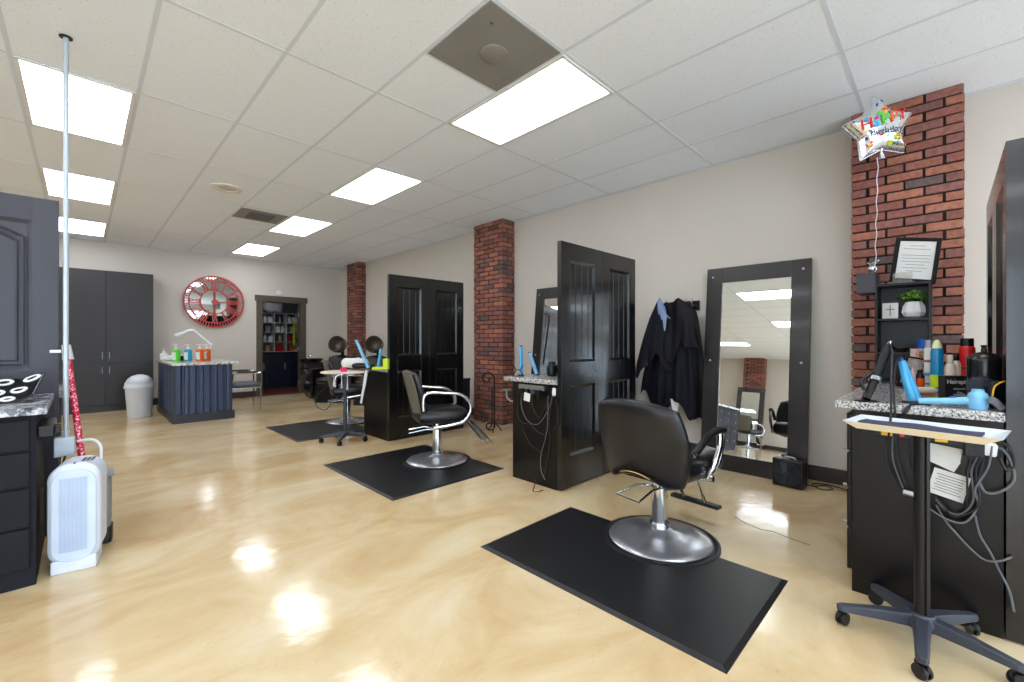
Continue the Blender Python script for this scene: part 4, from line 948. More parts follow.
o = build('white_outlet', MB().box(-0.006, 0.0, -0.035, 0.035, -0.05, 0.05), M_white, loc=(3.56, 2.207, 0.60), rot=(0, 0, PI / 2), bevel=0.003); tag(o, 'white outlet plate on the nearest divider beside the chair back', 'outlet')
build('tool_holder', MB().tube([(0, 0, 0), (0, 0.05, 0), (0, 0.09, 0.03), (0, 0.09, 0.10)], 0.008, 8, smooth=3).tube([(0.04 * math.cos(k * PI / 6), 0.09 + 0.03 * math.sin(k * PI / 6), 0.10) for k in range(12)], 0.006, 6, closed=True), M_steel, mid_cab, loc=(2.80 - mid_cab.location.x, 2.79 - mid_cab.location.y, 0.68), smooth=True)

# capes on the wall rack
rack = thing('coat_rack', 'small dark board with metal hooks holding the capes', 'coat rack', (XR - 0.02, 2.02, 1.60))
build('board', MB().box(-0.005, 0.018, -0.20, 0.17, -0.045, 0.055), M_mframe, rack, bevel=0.003)
hooks = [0.13, 0.02, -0.09, -0.15]
for hy in hooks: build('hook', MB().tube([(-0.006, hy, 0.01), (-0.06, hy, 0.0), (-0.08, hy, 0.04), (-0.07, hy, 0.075)], 0.006, 8, smooth=4), M_steel, rack, smooth=True)
def cape(label, y, z, xo, w0, w1, L_, seed, m, skew=0.0, amp=0.05):
    rnd = random.Random(seed); ph = [rnd.uniform(0, 6.28) for _ in range(5)]
    def fn(u, v_):
        s_ = (u - 0.5) * 2; ww = w0 + (w1 - w0) * min(1, v_ * 1.25) ** 0.62
        fold = amp * (0.2 + 0.8 * v_) * (0.55 * math.sin(s_ * 6 + ph[0] + v_ * 1.8) + 0.35 * math.sin(s_ * 11 + ph[1] - v_ * 2.5) + 0.2 * math.sin(s_ * 3 + v_ * 7 + ph[4]))
        drop = 0.10 * (abs(s_) ** 1.3) * (1 - v_) + 0.05 * abs(s_) * min(1, v_ * 4)
        hem = 0.09 * math.sin(s_ * 3.2 + ph[2]) + 0.04 * math.sin(s_ * 8 + ph[3])
        return (-0.045 * (1 - s_ * s_) - fold, s_ * ww / 2 + skew * v_ * 0.5, -(L_ * v_) - drop + hem * v_ * v_ + 0.02 * (1 - v_))
    o = build('hairdressing_cape', MB().grid(48, 40, fn), m, loc=(xo, y, z), smooth=80, solid=0.004)
    return tag(o, label, 'cape')
cape('pale blue cape collar showing between the dark capes on the rack', 2.10, 1.665, XR - 0.31, 0.08, 0.10, 0.20, 5, M_cloth3, -0.1, 0.012)
cape('long dark navy cape at the left of the rack, reaching behind the salon chair', 2.13, 1.63, XR - 0.09, 0.24, 0.46, 1.03, 1, M_cloth, 0.16, 0.03)
cape('long black cape hanging nearest the tall leaning mirror', 1.93, 1.63, XR - 0.12, 0.22, 0.46, 1.10, 2, M_cloth2, -0.02, 0.03)
cape('navy cape on the outer left hook with a curved hem at mid height', 2.15, 1.64, XR - 0.225, 0.14, 0.42, 0.66, 3, M_cloth, 0.16, 0.025)
cape('short black cape draped over the right hook like a shoulder flap', 1.93, 1.65, XR - 0.24, 0.24, 0.42, 0.52, 4, M_cloth2, -0.06, 0.03)
cape('long navy cape in the middle of the rack with deep folds', 2.02, 1.62, XR - 0.17, 0.22, 0.42, 1.04, 8, M_cloth, -0.02, 0.03)
o = build('white_paper_scrap', MB().grid(4, 8, lambda u, v_: (0.01 * math.sin(u * 6), (u - 0.5) * 0.10 * (1 - v_ * 0.7), -0.2 * v_)), M_paper, loc=(XR - 0.2, 2.0, 0.62), solid=0.002); tag(o, 'white cloth tip poking out under the capes', 'cloth')
bx = thing('low_black_bench', 'low black cabinet in the shade behind the nearest divider and capes', 'cabinet', (4.35, 2.75, 0))
build('body', MB().box(-0.2, 0.22, -0.2, 0.35, 0, 0.95), M_panel, bx, bevel=0.004); build('door', MB().box(-0.215, -0.201, -0.19, 0.34, 0.05, 0.93), M_panel, bx, bevel=0.003)

# box fan on the floor at the mirror foot
fa = thing('box_fan', 'small square black fan on the floor at the foot of the tall mirror', 'fan', (4.235, 0.935, 0), math.radians(-6))
S_ = 0.115
build('housing', MB().box(-0.05, 0.045, -S_, S_, 0.004, 0.235), M_plast, fa, bevel=0.012)
g_ = MB()
for k in range(8): g_.lathe([(0.012 + k * 0.0125, 0), (0.012 + k * 0.0125, 0.004), (0.016 + k * 0.0125, 0.004), (0.016 + k * 0.0125, 0)], (-0.056, 0, 0.12), 32, Matrix.Rotation(-PI / 2, 3, 'Y'), cap=False)
for k in range(6):
    a = k * PI / 6; g_.box(-0.002, 0.002, -0.1, 0.1, -0.0015, 0.0015, Matrix.Translation((-0.058, 0, 0.12)) @ Matrix.Rotation(a, 4, 'X'))
build('grille', g_, M_dplast, fa)
bl = MB()
for k in range(5): bl.box(-0.003, 0.003, 0.015, 0.09, -0.025, 0.025, Matrix.Translation((-0.052, 0, 0.12)) @ Matrix.Rotation(2 * PI * k / 5, 4, 'X') @ Matrix.Rotation(0.3, 4, 'Y'))
build('blades', bl, M_plast, fa)
build('carry_handle', MB().tube([(0, -0.05, 0.235), (0, -0.04, 0.25), (0, 0.04, 0.25), (0, 0.05, 0.235)], 0.006, 8), M_steel, fa, smooth=True)
cord('black fan cord coiled on the floor by the baseboard', [(4.28, 0.85, 0.03), (4.38, 0.78, 0.006), (4.46, 0.72, 0.006), (4.40, 0.66, 0.006), (4.32, 0.72, 0.006), (4.38, 0.80, 0.02), (4.50, 0.70, 0.006), (4.40, 0.50, 0.006), (4.28, 0.40, 0.006)], 0.005, parent=fa)
ck_ = build('floor_crack', MB().tube([(3.25, 1.05, 0), (3.17, 0.95, 0), (3.14, 0.85, 0), (3.16, 0.78, 0), (3.12, 0.66, 0), (3.11, 0.58, 0)], 0.0035, 4, flat=0.5), mat('crack_dark', (70, 60, 50), 0.9)); ck_['kind'] = 'structure'; ck_.name = 'floor_crack_line'  # thin dark line modelling the crack in the floor

# ================================================================ nearest station on the right
ZC = 0.9365
sf = thing('shelf_tower', 'black open shelf tower on the granite counter against the brick pillar', 'shelf', (4.07, 0.21, ZC))
f = MB(); A, B_, Ht = 0.12, 0.143, 0.69
f.box(-A, A, -B_, -B_ + 0.015, 0, Ht).box(-A, A, B_ - 0.015, B_, 0, Ht).box(A - 0.01, A, -B_, B_, 0, Ht)
build('case', f, M_panel, sf, bevel=0.002)
for z_ in (0.0, 0.20, 0.435, Ht - 0.014): build('shelf_board', MB().box(-A, A - 0.01, -B_ + 0.015, B_ - 0.015, z_, z_ + 0.014), M_panel, sf)
zs = ZC + Ht
# framed certificate
ct = thing('certificate_frame', 'black framed white certificate leaning on top of the shelf tower', 'picture frame', (4.03, 0.165, zs + 0.004), math.radians(-18))
ct.rotation_euler = (math.radians(9), math.radians(13), math.radians(14))
f = MB(); W_, H_, t_ = 0.118, 0.325, 0.024
f.box(-0.012, 0.012, -W_, -W_ + t_, 0, H_).box(-0.012, 0.012, W_ - t_, W_, 0, H_).box(-0.012, 0.012, -W_ + t_, W_ - t_, 0, t_).box(-0.012, 0.012, -W_ + t_, W_ - t_, H_ - t_, H_)
build('frame', f, mat('matte_black_frame', (16, 16, 18), 0.6, spec=0.2), ct, bevel=0.003)
build('certificate', MB().box(-0.002, 0.002, -W_ + t_, W_ - t_, t_, H_ - t_), M_paper, ct)
lines = MB()
for k in range(9):
    ww = (0.04, 0.07, 0.055, 0.075, 0.07, 0.075, 0.05, 0.065, 0.04)[k]
    if k in (2,): continue
    lines.box(-0.0032, -0.0021, -ww, ww, 0.265 - k * 0.023, 0.2675 - k * 0.023)
build('print_lines', lines, M_gcord, ct)
o = build('card_stand', MB().box(-0.002, 0.002, -0.05, 0.05, 0, 0.075, Matrix.Rotation(0.25, 4, 'Y')).box(-0.02, 0.03, -0.06, 0.06, 0, 0.006), mat('clear_acrylic', (225, 225, 220), 0.05, var=0.0, trans=0.9), loc=(3.965, 0.21, zs)); tag(o, 'clear acrylic card stand in front of the certificate', 'card stand')
pb = thing('planter_box', 'dark grey planter box with the balloon ribbon weight, left of the certificate', 'planter', (4.06, 0.355, 1.60))
build('box', MB().box(-0.11, 0.11, -0.01, 0.10, -0.03, 0.115), mat('slate_box', (58, 58, 66), 0.5), pb, bevel=0.004)
build('wall_bracket', MB().box(-0.02, 0.24, 0.02, 0.05, 0.0, 0.03), M_plast, pb)
# plant pot and cross block
pt = thing('potted_plant', 'small leafy plant in a white faceted pot on the shelf tower', 'plant', (4.02, 0.155, ZC + 0.449))
build('pot', MB().lathe([(0.032, 0), (0.052, 0.012), (0.064, 0.04), (0.058, 0.08), (0.043, 0.112), (0.038, 0.112), (0.036, 0.10), (0.001, 0.10)], n=10), M_white, pt)
lv = MB(); R_ = random.Random(3)
for k in range(420):
    th_ = R_.uniform(0, 2 * PI); ph_ = R_.uniform(0, 1.35); r_ = R_.uniform(0.5, 1.0)
    c_ = Vector((0.075 * r_ * math.sin(ph_) * math.cos(th_), 0.108 * r_ * math.sin(ph_) * math.sin(th_), 0.108 + 0.085 * r_ * math.cos(ph_)))
    M = Matrix.Translation(c_) @ Matrix.Rotation(th_, 4, 'Z') @ Matrix.Rotation(R_.uniform(0.2, 1.4), 4, 'Y') @ Matrix.Rotation(R_.uniform(0, 3), 4, 'Z'); q = 0.013
    lv.add([M @ Vector(p) for p in ((-q, 0, 0), (-q * 0.3, q * 0.6, 0.002), (q, 0, 0), (-q * 0.3, -q * 0.6, 0.002))], [(0, 1, 2, 3)])
build('foliage', lv, M_leaf, pt)
xb = thing('cross_block', 'white block with a cross motif beside the plant pot', 'ornament', (4.02, 0.275, ZC + 0.449))
build('block', MB().box(-0.02, 0.02, -0.042, 0.042, 0, 0.11), M_paper, xb, bevel=0.002)
build('cross', MB().box(-0.0225, -0.0201, -0.003, 0.003, 0.02, 0.095).box(-0.0225, -0.0201, -0.022, 0.022, 0.062, 0.068), M_gcord, xb)
# balloon
bn = thing('star_balloon', 'silver star shaped foil balloon with colourful happy birthday print', 'balloon', (3.93, 0.335, 2.70))
yaw_b = math.radians(180 + 10)
def star(t_, R0=0.235, q=0.60):
    k = (t_ * 10) % 10; i = int(k); fr = k - i; ra = R0 if i % 2 == 0 else R0 * q; rb = R0 * q if i % 2 == 0 else R0
    a0 = PI / 2 + i * PI / 5; a1 = a0 + PI / 5
    x_ = ra * math.cos(a0) * (1 - fr) + rb * math.cos(a1) * fr; z_ = ra * math.sin(a0) * (1 - fr) + rb * math.sin(a1) * fr
    return x_, z_
def bal_pt(u, t_, side):
    x_, z_ = star(t_); th_ = 0.085 * (1 - u ** 2.6) ** 0.6 * (1.0)
    return (x_ * u, -side * th_, z_ * u)
m = MB(); NA, NR = 80, 10
for side in (1, -1):
    m.grid(NA, NR, lambda a, b_: bal_pt(0.02 + 0.98 * b_, a, side))
MBt = Matrix.Rotation(math.radians(-52), 4, 'Z') @ Matrix.Rotation(math.radians(-8), 4, 'Y')
bn.rotation_euler = (MBt).to_euler()
body = build('foil_star', m, M_foil, bn, smooth=60)
build('seam_edge', MB().tube([(star(k / 80)[0], 0, star(k / 80)[1]) for k in range(80)], 0.004, 5, closed=True), M_foil, bn, smooth=True)
def bsurf(x_, z_):
    r_ = math.hypot(x_, z_); a = (math.atan2(z_, x_) - PI / 2) / (2 * PI) % 1.0; sx_, sz_ = star(a); rm = math.hypot(sx_, sz_); u = min(0.999, r_ / rm)
    return -(0.085 * (1 - u ** 2.6) ** 0.6) - 0.003
cols = [M_red, M_blue, M_lime, M_orange, M_yellow, M_dblue, M_green, M_pink]
for k in range(90):
    a = R_.uniform(0, 2 * PI); rr_ = R_.uniform(0.06, 0.21); x_, z_ = rr_ * math.cos(a), rr_ * math.sin(a)
    sx_, sz_ = star((a - PI / 2) / (2 * PI) % 1.0)
    if rr_ > 0.86 * math.hypot(sx_, sz_) or (abs(z_ - 0.0) < 0.055 and abs(x_) < 0.14): continue
    q = R_.uniform(0.006, 0.013); e = 0.01
    n_ = Vector(((bsurf(x_ + e, z_) - bsurf(x_ - e, z_)) / (2 * e), -1, (bsurf(x_, z_ + e) - bsurf(x_, z_ - e)) / (2 * e))).normalized()
    rot_ = n_.to_track_quat('Z', 'Y').to_matrix().to_4x4()
    build('printed_dot', MB().lathe([(q, 0), (q, 0.002)], n=10, M=(Matrix.Translation(Vector((x_, bsurf(x_, z_), z_)))) @ rot_), cols[k % 8], body)
for k, (ch_, cc) in enumerate(zip('HaPPY', (M_red, M_blue, M_green, M_orange, M_red))):
    x_ = -0.118 + k * 0.056; z_ = 0.022 + 0.006 * k
    text('printed_letter', ch_, 0.104, cc, body, (x_, bsurf(x_, z_) - 0.006, z_), (PI / 2, 0, x_ * 2.0), 0.001)
text('printed_word', 'Birthday', 0.06, mat('print_grey', (70, 72, 90), 0.4), body, (-0.015, bsurf(0, -0.02) - 0.008, -0.045), (PI / 2, 0, 0), 0.001)
build('tail', MB().lathe([(0.018, -0.05), (0.012, -0.02), (0.006, 0.0), (0.014, 0.02)], (0, 0, -0.155), 10), M_foil, bn, smooth=True)
rb = MB(); top_ = Vector((0, 0, -0.20)); P0 = []
Mi = MBt.inverted()
end = Vector((4.0, 0.355, 1.72)) - Vector((3.93, 0.335, 2.70))
for k in range(25):
    t_ = k / 24; p = Vector((0, 0, -0.19)).lerp(end, t_) + Vector((0.003 * math.sin(t_ * 40), 0.004 * math.cos(t_ * 33), 0)); P0.append(Mi @ p)
rb.tube(P0, 0.0028, 5); build('ribbon', rb, mat('pale_ribbon', (215, 205, 215), 0.4), bn, smooth=True)
o = build('ribbon_weight', MB().sphere((0, 0, 0.03), 0.03, 12, 8).tube([(0, 0, 0.05), (0.02, 0.03, 0.08), (0.03, 0.0, 0.06), (0, -0.03, 0.09), (-0.02, 0.01, 0.06)], 0.006, 6, smooth=4), M_foil, loc=(4.02, 0.37, 1.715), smooth=True); tag(o, 'crinkled foil balloon weight in the planter box', 'balloon weight')

# tools and products on the granite top
b0 = on_z(866, ZC, 2.10)
fi = thing('black_flat_iron', 'large black flat iron leaning at the left end of the granite counter', 'flat iron', b0)
dv = p_at(889, 346, 2.16) - b0
build('rest_plate', MB().lathe([(0.045, 0), (0.045, 0.004), (0.001, 0.0041)], n=20), M_plast, fi)
build('barrel', MB().tube([Vector((0, 0, 0.012)), dv * 0.5, dv], [0.017, 0.021], 14), M_plast, fi, smooth=True)
build('collar', MB().tube([dv * 0.36, dv * 0.42], 0.027, 16), M_steel, fi, smooth=True)
build('clamp_lever', MB().tube([dv * 0.2 + Vector((-0.02, 0.02, 0)), dv * 0.35 + Vector((-0.04, 0.045, 0.0)), dv * 0.52 + Vector((-0.015, 0.02, 0))], 0.008, 8, smooth=4), M_plast, fi, smooth=True)
build('cable_end', MB().tube([dv, dv * 1.08], [0.014, 0.009], 10), M_steel, fi, smooth=True)
cord('black cord looping from the black flat iron down over the granite edge', [p_at(889, 343, 2.16), p_at(892, 352, 2.1), p_at(891, 380, 2.0), p_at(891, 400, 1.96), p_at(891, 411, 1.94), p_at(890, 425, 1.93), p_at(888, 440, 1.96)], 0.0045, parent=fi)
b0 = on_z(915, ZC, 2.05); dv = p_at(902, 361, 2.08) - b0
fi = thing('blue_flat_iron', 'bright blue flat iron standing on the granite counter above the tray', 'flat iron', b0)
build('rest_plate', MB().lathe([(0.05, 0), (0.05, 0.004), (0.001, 0.0041)], n=20), M_plast, fi)
for k in (1, -1): build('arm', MB().tube([Vector((k * 0.006, -k * 0.006, 0.012)), dv * 0.5 + Vector((k * 0.006, -k * 0.006, 0)), dv], [0.020, 0.015], 12), M_blue, fi, smooth=True)
build('cable_end', MB().tube([dv, dv * 1.08], [0.009, 0.006], 8), M_dblue, fi, smooth=True)
cord('black cord from the bright blue flat iron hanging over the granite edge', [p_at(901, 357, 2.08), p_at(897, 362, 2.06), p_at(894, 380, 2.0), p_at(894, 400, 1.95), p_at(895, 412, 1.93), p_at(896, 440, 1.95)], 0.0045, parent=fi)
hd_ = on_z(978, ZC, 1.86); hb = on_z(936, ZC, 1.95); dd = hd_ - hb; ang = math.atan2(dd.y, dd.x)
hdr = hair_dryer('pale blue hair dryer lying at the front of the granite counter', hd_, ang, M_ltblue, M_dblue, 0.78)
cord('thick black cord of the pale blue hair dryer crossing the counter edge', [hb + Vector((0.0, 0.01, 0.02)), p_at(925, 405, 2.0), p_at(915, 404, 1.99), p_at(908, 408, 1.95), p_at(904, 414, 1.93)], 0.008, parent=hdr)
def can(label, col, x, d, h, r, cap, caprgb, prof='can', bands=(), yb=None, cat='spray can'):
    t = thing('spray_can' if cat == 'spray can' else 'bottle', label, cat, on_z(x, ZC, d))
    if prof == 'can':
        build('body', MB().lathe([(r * 0.94, 0), (r, 0.005), (r, h * 0.80), (r * 0.96, h * 0.82), (r * 0.75, h * 0.86)], n=28), col, t, smooth=True)
        build('cap', MB().lathe([(r * 0.82, h * 0.83), (r * 0.82, h * 0.97), (r * 0.76, h), (0.001, h)], n=24), cap, t, smooth=True)
    elif prof == 'cone':
        build('body', MB().lathe([(r * 0.94, 0), (r, 0.005), (r, h * 0.78), (r * 0.8, h * 0.84)], n=28), col, t, smooth=True)
        build('cap', MB().lathe([(r * 0.8, h * 0.83), (r * 0.75, h * 0.90), (r * 0.45, h * 0.98), (r * 0.2, h), (0.001, h)], n=24), cap, t, smooth=True)
    elif prof == 'shoulder':
        build('body', MB().lathe([(r * 0.94, 0), (r, 0.006), (r, h * 0.66), (r * 0.85, h * 0.74), (r * 0.5, h * 0.80)], n=28), col, t, smooth=True)
        build('cap', MB().lathe([(r * 0.52, h * 0.79), (r * 0.56, h * 0.80), (r * 0.56, h * 0.97), (r * 0.45, h), (0.001, h)], n=20), cap, t, smooth=True)
    for (z0, z1, mm) in bands: build('label_band', MB().lathe([(r + 0.0006, h * z0), (r + 0.0012, h * z0 + 0.001), (r + 0.0012, h * z1)], n=28, cap=False), mm, t, smooth=True)
    return t
can('tall white and silver spray can with blue label bands', M_paper, 929, 2.62, 0.30, 0.023, mat('silver_cap', (170, 175, 185), 0.3, 0.4), None, 'can', ((0.10, 0.14, M_blue), (0.28, 0.34, M_blue), (0.55, 0.60, M_amber)))
c_ = can('blue and lime green spray can with a pointed cap', mat('azure_can', (10, 130, 180), 0.25), 937, 2.45, 0.30, 0.027, mat('lime_white_cap', (225, 230, 170), 0.35), None, 'cone', ((0.02, 0.34, M_lime),))
can('cream squeeze bottle with a narrow neck behind the boxed product', M_cream, 950, 2.42, 0.215, 0.025, M_cream, None, 'shoulder', ((0.02, 0.38, mat('pale_cyan_label', (185, 215, 225), 0.5)),), cat='bottle')
can('second cream squeeze bottle with a dark cap behind the first', M_cream, 956, 2.62, 0.22, 0.024, M_plast, None, 'shoulder', (), cat='bottle')
can('glossy red spray bottle with a black cap', M_red, 967, 2.60, 0.31, 0.036, M_plast, None, 'can', ((0.40, 0.44, mat('dark_red_line', (140, 10, 14), 0.3)),))
jg = thing('product_jug', 'large black cylindrical jug with a domed lid and spout', 'jug', on_z(984, ZC, 1.97))
build('body', MB().lathe([(0.068, 0), (0.072, 0.006), (0.072, 0.205), (0.070, 0.215), (0.05, 0.235), (0.02, 0.243)], n=36), mat('gloss_black_plastic', (22, 20, 22), 0.22), jg, smooth=True).scale = (0.78, 0.78, 1.0)
build('spout', MB().lathe([(0.013, 0.242), (0.013, 0.258), (0.009, 0.262), (0.014, 0.268), (0.014, 0.274), (0.001, 0.276)], n=16), M_plast, jg, smooth=True).scale = (0.78, 0.78, 1.0)
bxp = thing('product_box', 'black product box with white lettering beside the jug', 'box', on_z(955.5, ZC, 2.22), math.radians(-50))
build('carton', MB().box(-0.066, 0.066, -0.02, 0.02, 0, 0.115), mat('matte_black_carton', (26, 24, 26), 0.5), bxp, bevel=0.001)
text('lettering', 'Hairapist', 0.030, M_paper, bxp, (-0.004, -0.021, 0.085), (PI / 2, 0, 0), 0.0004)
text('small_lettering', 'styling tools', 0.012, M_paper, bxp, (0, -0.021, 0.05), (PI / 2, 0, 0), 0.0004)
pf = thing('photo_frame', 'tilted photo print leaning inside the bottom of the shelf tower', 'photo', on_z(905, ZC, 2.72), math.radians(-50)); 
build('frame', MB().box(-0.055, 0.055, -0.006, 0.006, 0, 0.20), M_plast, pf, bevel=0.002, rot=(0.2, 0.18, 0)); build('print', MB().box(-0.045, 0.045, -0.0085, -0.0065, 0.03, 0.19), mat('photo_print', (188, 180, 174), 0.4, var=0.5, scale=22), pf, rot=(0.2, 0.18, 0))
tb = thing('tan_product_box', 'tan patterned carton between the photo and the tall silver can', 'box', on_z(919, ZC, 2.70), math.radians(-50))
build('carton', MB().box(-0.036, 0.036, -0.02, 0.02, 0, 0.245), mat('red_striped_carton', (215, 180, 170), 0.5, var=0.15, scale=50), tb, bevel=0.001); build('print_panel', MB().box(-0.016, 0.034, -0.0215, -0.0205, 0.10, 0.23), mat('golden_print', (190, 140, 80), 0.5, var=0.4, scale=60), tb)
am = thing('amber_bottle', 'small amber bottle with a dark label beside the tan carton', 'bottle', on_z(920, ZC, 2.60)); build('body', MB().lathe([(0.02, 0), (0.021, 0.004), (0.021, 0.085), (0.01, 0.10)], n=20), M_plast, am, smooth=True); build('label_band', MB().lathe([(0.0215, 0.02), (0.0217, 0.021), (0.0217, 0.07)], n=20, cap=False), M_orange, am, smooth=True); build('cap', MB().lathe([(0.012, 0.095), (0.012, 0.12), (0.001, 0.12)], n=14), M_plast, am)
pk = build('pink_tube', MB().lathe([(0.008, 0), (0.013, 0.02), (0.014, 0.10), (0.006, 0.115), (0.006, 0.135)], n=14), mat('pale_pink_plastic', (235, 190, 190), 0.4), loc=on_z(913, ZC, 2.60), smooth=True); tag(pk, 'small pale pink tube in front of the tan carton', 'tube')
br = thing('paddle_brush', 'beige bristle brush with a blue handle lying on the granite', 'brush', on_z(926, ZC, 2.28), math.radians(-50))
build('head', MB().pillow(0.15, 0.045, 0.03, lambda a, b_, c: (a - 0.02, b_, 0.035 + c), n=10), M_cream, br, smooth=80)
bs = MB()
for k in range(22):
    for q in range(3): bs.tube([(-0.085 + k * 0.006, -0.016 + q * 0.012, 0.024), (-0.085 + k * 0.006, -0.019 + q * 0.012, 0.002)], 0.0012, 4)
bs_o = build('bristles', bs, M_amber, br)
build('handle', MB().tube([(0.05, 0, 0.035), (0.09, 0, 0.03), (0.13, 0, 0.025)], [0.016, 0.022], 10), M_dblue, br, smooth=True)
rbn = thing('round_brush', 'round bristle brush with pale blue collar behind the pale blue dryer', 'brush', on_z(981, ZC, 1.915), math.radians(-46))
m = MB().lathe([(0.032, -0.03), (0.036, -0.02), (0.036, 0.02), (0.032, 0.03)], n=26, M=Matrix.Rotation(PI / 2, 3, 'Y'), c=(0, 0, 0.095))
for k in range(26):
    for q in range(5):
        a = 2 * PI * k / 26; x_ = -0.02 + q * 0.01; m.tube([(x_, 0.034 * math.cos(a), 0.095 + 0.034 * math.sin(a)), (x_, 0.044 * math.cos(a), 0.095 + 0.044 * math.sin(a))], 0.001, 4)
build('bristle_head', m, M_dplast, rbn, smooth=True); build('handle', MB().tube([(0.03, 0, 0.09), (0.06, 0, 0.02), (0.07, 0, 0.008)], 0.010, 8), M_plast, rbn, smooth=True)
clp = thing('black_pouch', 'black pouch with yellow trim leaning in front of the jug', 'pouch', on_z(996, ZC, 1.84), math.radians(-50))
build('pouch', MB().pillow(0.06, 0.12, 0.03, lambda a, b_, c: (a, c - b_ * 0.1, 0.065 + b_ ), n=12), M_plast, clp, smooth=80)
build('yellow_trim', MB().tube([(-0.028, -0.015, 0.06), (-0.022, -0.018, 0.10), (0.0, -0.022, 0.120), (0.012, -0.022, 0.124)], 0.003, 6, smooth=4).tube([(0.016, -0.022, 0.128), (0.024, -0.02, 0.105)], 0.004, 6), M_yellow, clp, smooth=True)
o = build('grey_cable_bundle', MB().tube([on_z(945, ZC + 0.012, 2.25), on_z(955, ZC + 0.018, 2.2), on_z(966, ZC + 0.012, 2.15), on_z(958, ZC + 0.03, 2.2), on_z(948, ZC + 0.02, 2.28), on_z(962, ZC + 0.012, 2.28)], 0.008, 6, smooth=6), M_gcord, smooth=True); tag(o, 'bundled grey cable behind the dryer handle', 'cable')
o = build('dark_strap', MB().tube([on_z(990, ZC + 0.05, 1.80), on_z(995, ZC + 0.04, 1.80), on_z(1000, ZC + 0.02, 1.80), on_z(1004, ZC + 0.008, 1.79)], 0.008, 6, smooth=5, flat=2.0), M_gcord, smooth=True); tag(o, 'dark grey strap draped beside the round brush', 'strap')
o = build('jar_stack', MB().lathe([(0.03, 0), (0.03, 0.05), (0.025, 0.052), (0.027, 0.09), (0.001, 0.09)], n=18), M_dblue, loc=(4.02, 0.11, ZC + 0.215), smooth=True); tag(o, 'small blue lidded jar inside the shelf tower', 'jar')
o = build('steel_bowl', MB().lathe([(0.02, 0), (0.045, 0.03), (0.047, 0.034), (0.042, 0.034), (0.018, 0.004)], n=20), M_steel, loc=(4.02, 0.22, ZC + 0.215), smooth=True); tag(o, 'small steel bowl inside the shelf tower', 'bowl')

# cables, plugs and papers on the end panel (x = 2.69)
XC = 2.69
def prow(label, px_, py_, w_, h_, mt, cat, name, rx_=0.0, th=0.002, off=0.003, group=None, bev=0):
    p = on_x(px_, py_, XC - off); o = build(name, MB().box(-th / 2, th / 2, -w_ / 2, w_ / 2, -h_ / 2, h_ / 2), mt, loc=p, rot=(rx_, 0, 0), bevel=bev)
    return tag(o, label, cat, group)
st_ = thing('power_strip', 'black and yellow power strip under the near granite edge, behind the tray', 'power strip', on_x(935, 437, XC - 0.02))
build('housing', MB().box(-0.015, 0.019, -0.20, 0.20, -0.022, 0.022), M_plast, st_, bevel=0.003)
for k, yy_ in enumerate((0.16, 0.04, -0.02, -0.12)): build('yellow_socket', MB().box(-0.018, -0.0151, yy_ - 0.02, yy_ + 0.02, -0.016, 0.016), M_yellow, st_)
build('red_switch', MB().box(-0.021, -0.0151, 0.10, 0.115, -0.012, 0.012), M_red, st_)
prow('black square power adapter plugged in at the right of the end panel', 974, 447, 0.06, 0.075, M_plast, 'adapter', 'power_adapter', 0, 0.045, 0.03, bev=0.004)
prow('white plug beside the black power adapter', 990, 449, 0.04, 0.055, M_white, 'plug', 'white_plug', 0.1, 0.04, 0.028, bev=0.006)
a = prow('upper white instruction paper on the end panel behind the trolley pole', 941, 452, 0.125, 0.06, M_paper, 'paper', 'paper_note', 0.12, off=0.004)
a = prow('crooked white warning paper just below the upper one', 941, 460, 0.11, 0.05, M_paper, 'paper', 'paper_note', 0.42, off=0.008)
a = prow('lower square white paper taped to the near end panel', 948.5, 485, 0.115, 0.115, M_paper, 'paper', 'paper_note', 0.22, off=0.004)
ln = MB()
for k in range(7): ln.box(-0.0016, -0.0011, -0.045 + 0.003 * (k % 3), 0.045 - 0.006 * (k % 2), 0.035 - k * 0.012, 0.038 - k * 0.012)
build('print_lines', ln, M_gcord, a)
G2 = 'cords on the near end panel'
def pc(pts, r=0.004, m=None, off=0.015):
    cord('dark cord hanging on the near cabinet end panel under the tray', [on_x(px_, py_, XC - off - 0.006 * (k % 3)) for k, (px_, py_) in enumerate(pts)], r, m or M_cord, None, parent=st_)
pc([(888, 432), (886, 455), (890, 470), (900, 486), (908, 493)]); pc([(896, 434), (898, 455), (903, 475), (909, 492)]); pc([(912, 434), (908, 455), (911, 475)], 0.003)
pc([(893, 434), (893, 460), (903, 488)], 0.003, M_gcord)
for k in range(7):
    x0 = 974 + k * 3
    pc([(x0, 448), (x0 - 8 - k, 470), (x0 - 10, 495 + k * 2), (965 - k * 2, 512 + k), (945, 512 - k), (936, 502 - k)] if k % 2 else [(x0, 446), (x0 - 4, 468), (975, 490), (978, 505), (966, 522), (948, 520), (930, 509)], 0.0035, M_cord if k % 3 else M_gcord, 0.016 + 0.005 * k)
pc([(990, 452), (1000, 448), (1010, 460), (1014, 480), (1000, 492), (985, 492), (978, 478)], 0.005, M_gcord, 0.03); pc([(994, 446), (1004, 444), (1012, 452), (1014, 466), (1006, 470), (1000, 458)], 0.005, M_cord, 0.04)
pc([(936, 505), (945, 520), (955, 532), (970, 548), (985, 560), (1000, 561), (1012, 557)], 0.004, M_gcord, 0.02); pc([(975, 515), (980, 535), (990, 552), (1000, 572), (1009, 590), (1014, 612)], 0.004, M_gcord, 0.02)
o = build('cord_plug', MB().tube([(0, -0.02, 0), (0, 0.02, 0.005)], 0.014, 12), M_steel, loc=on_x(909, 494, XC - 0.03), smooth=True); tag(o, 'loose silver plug hanging beside the trolley pole', 'plug')
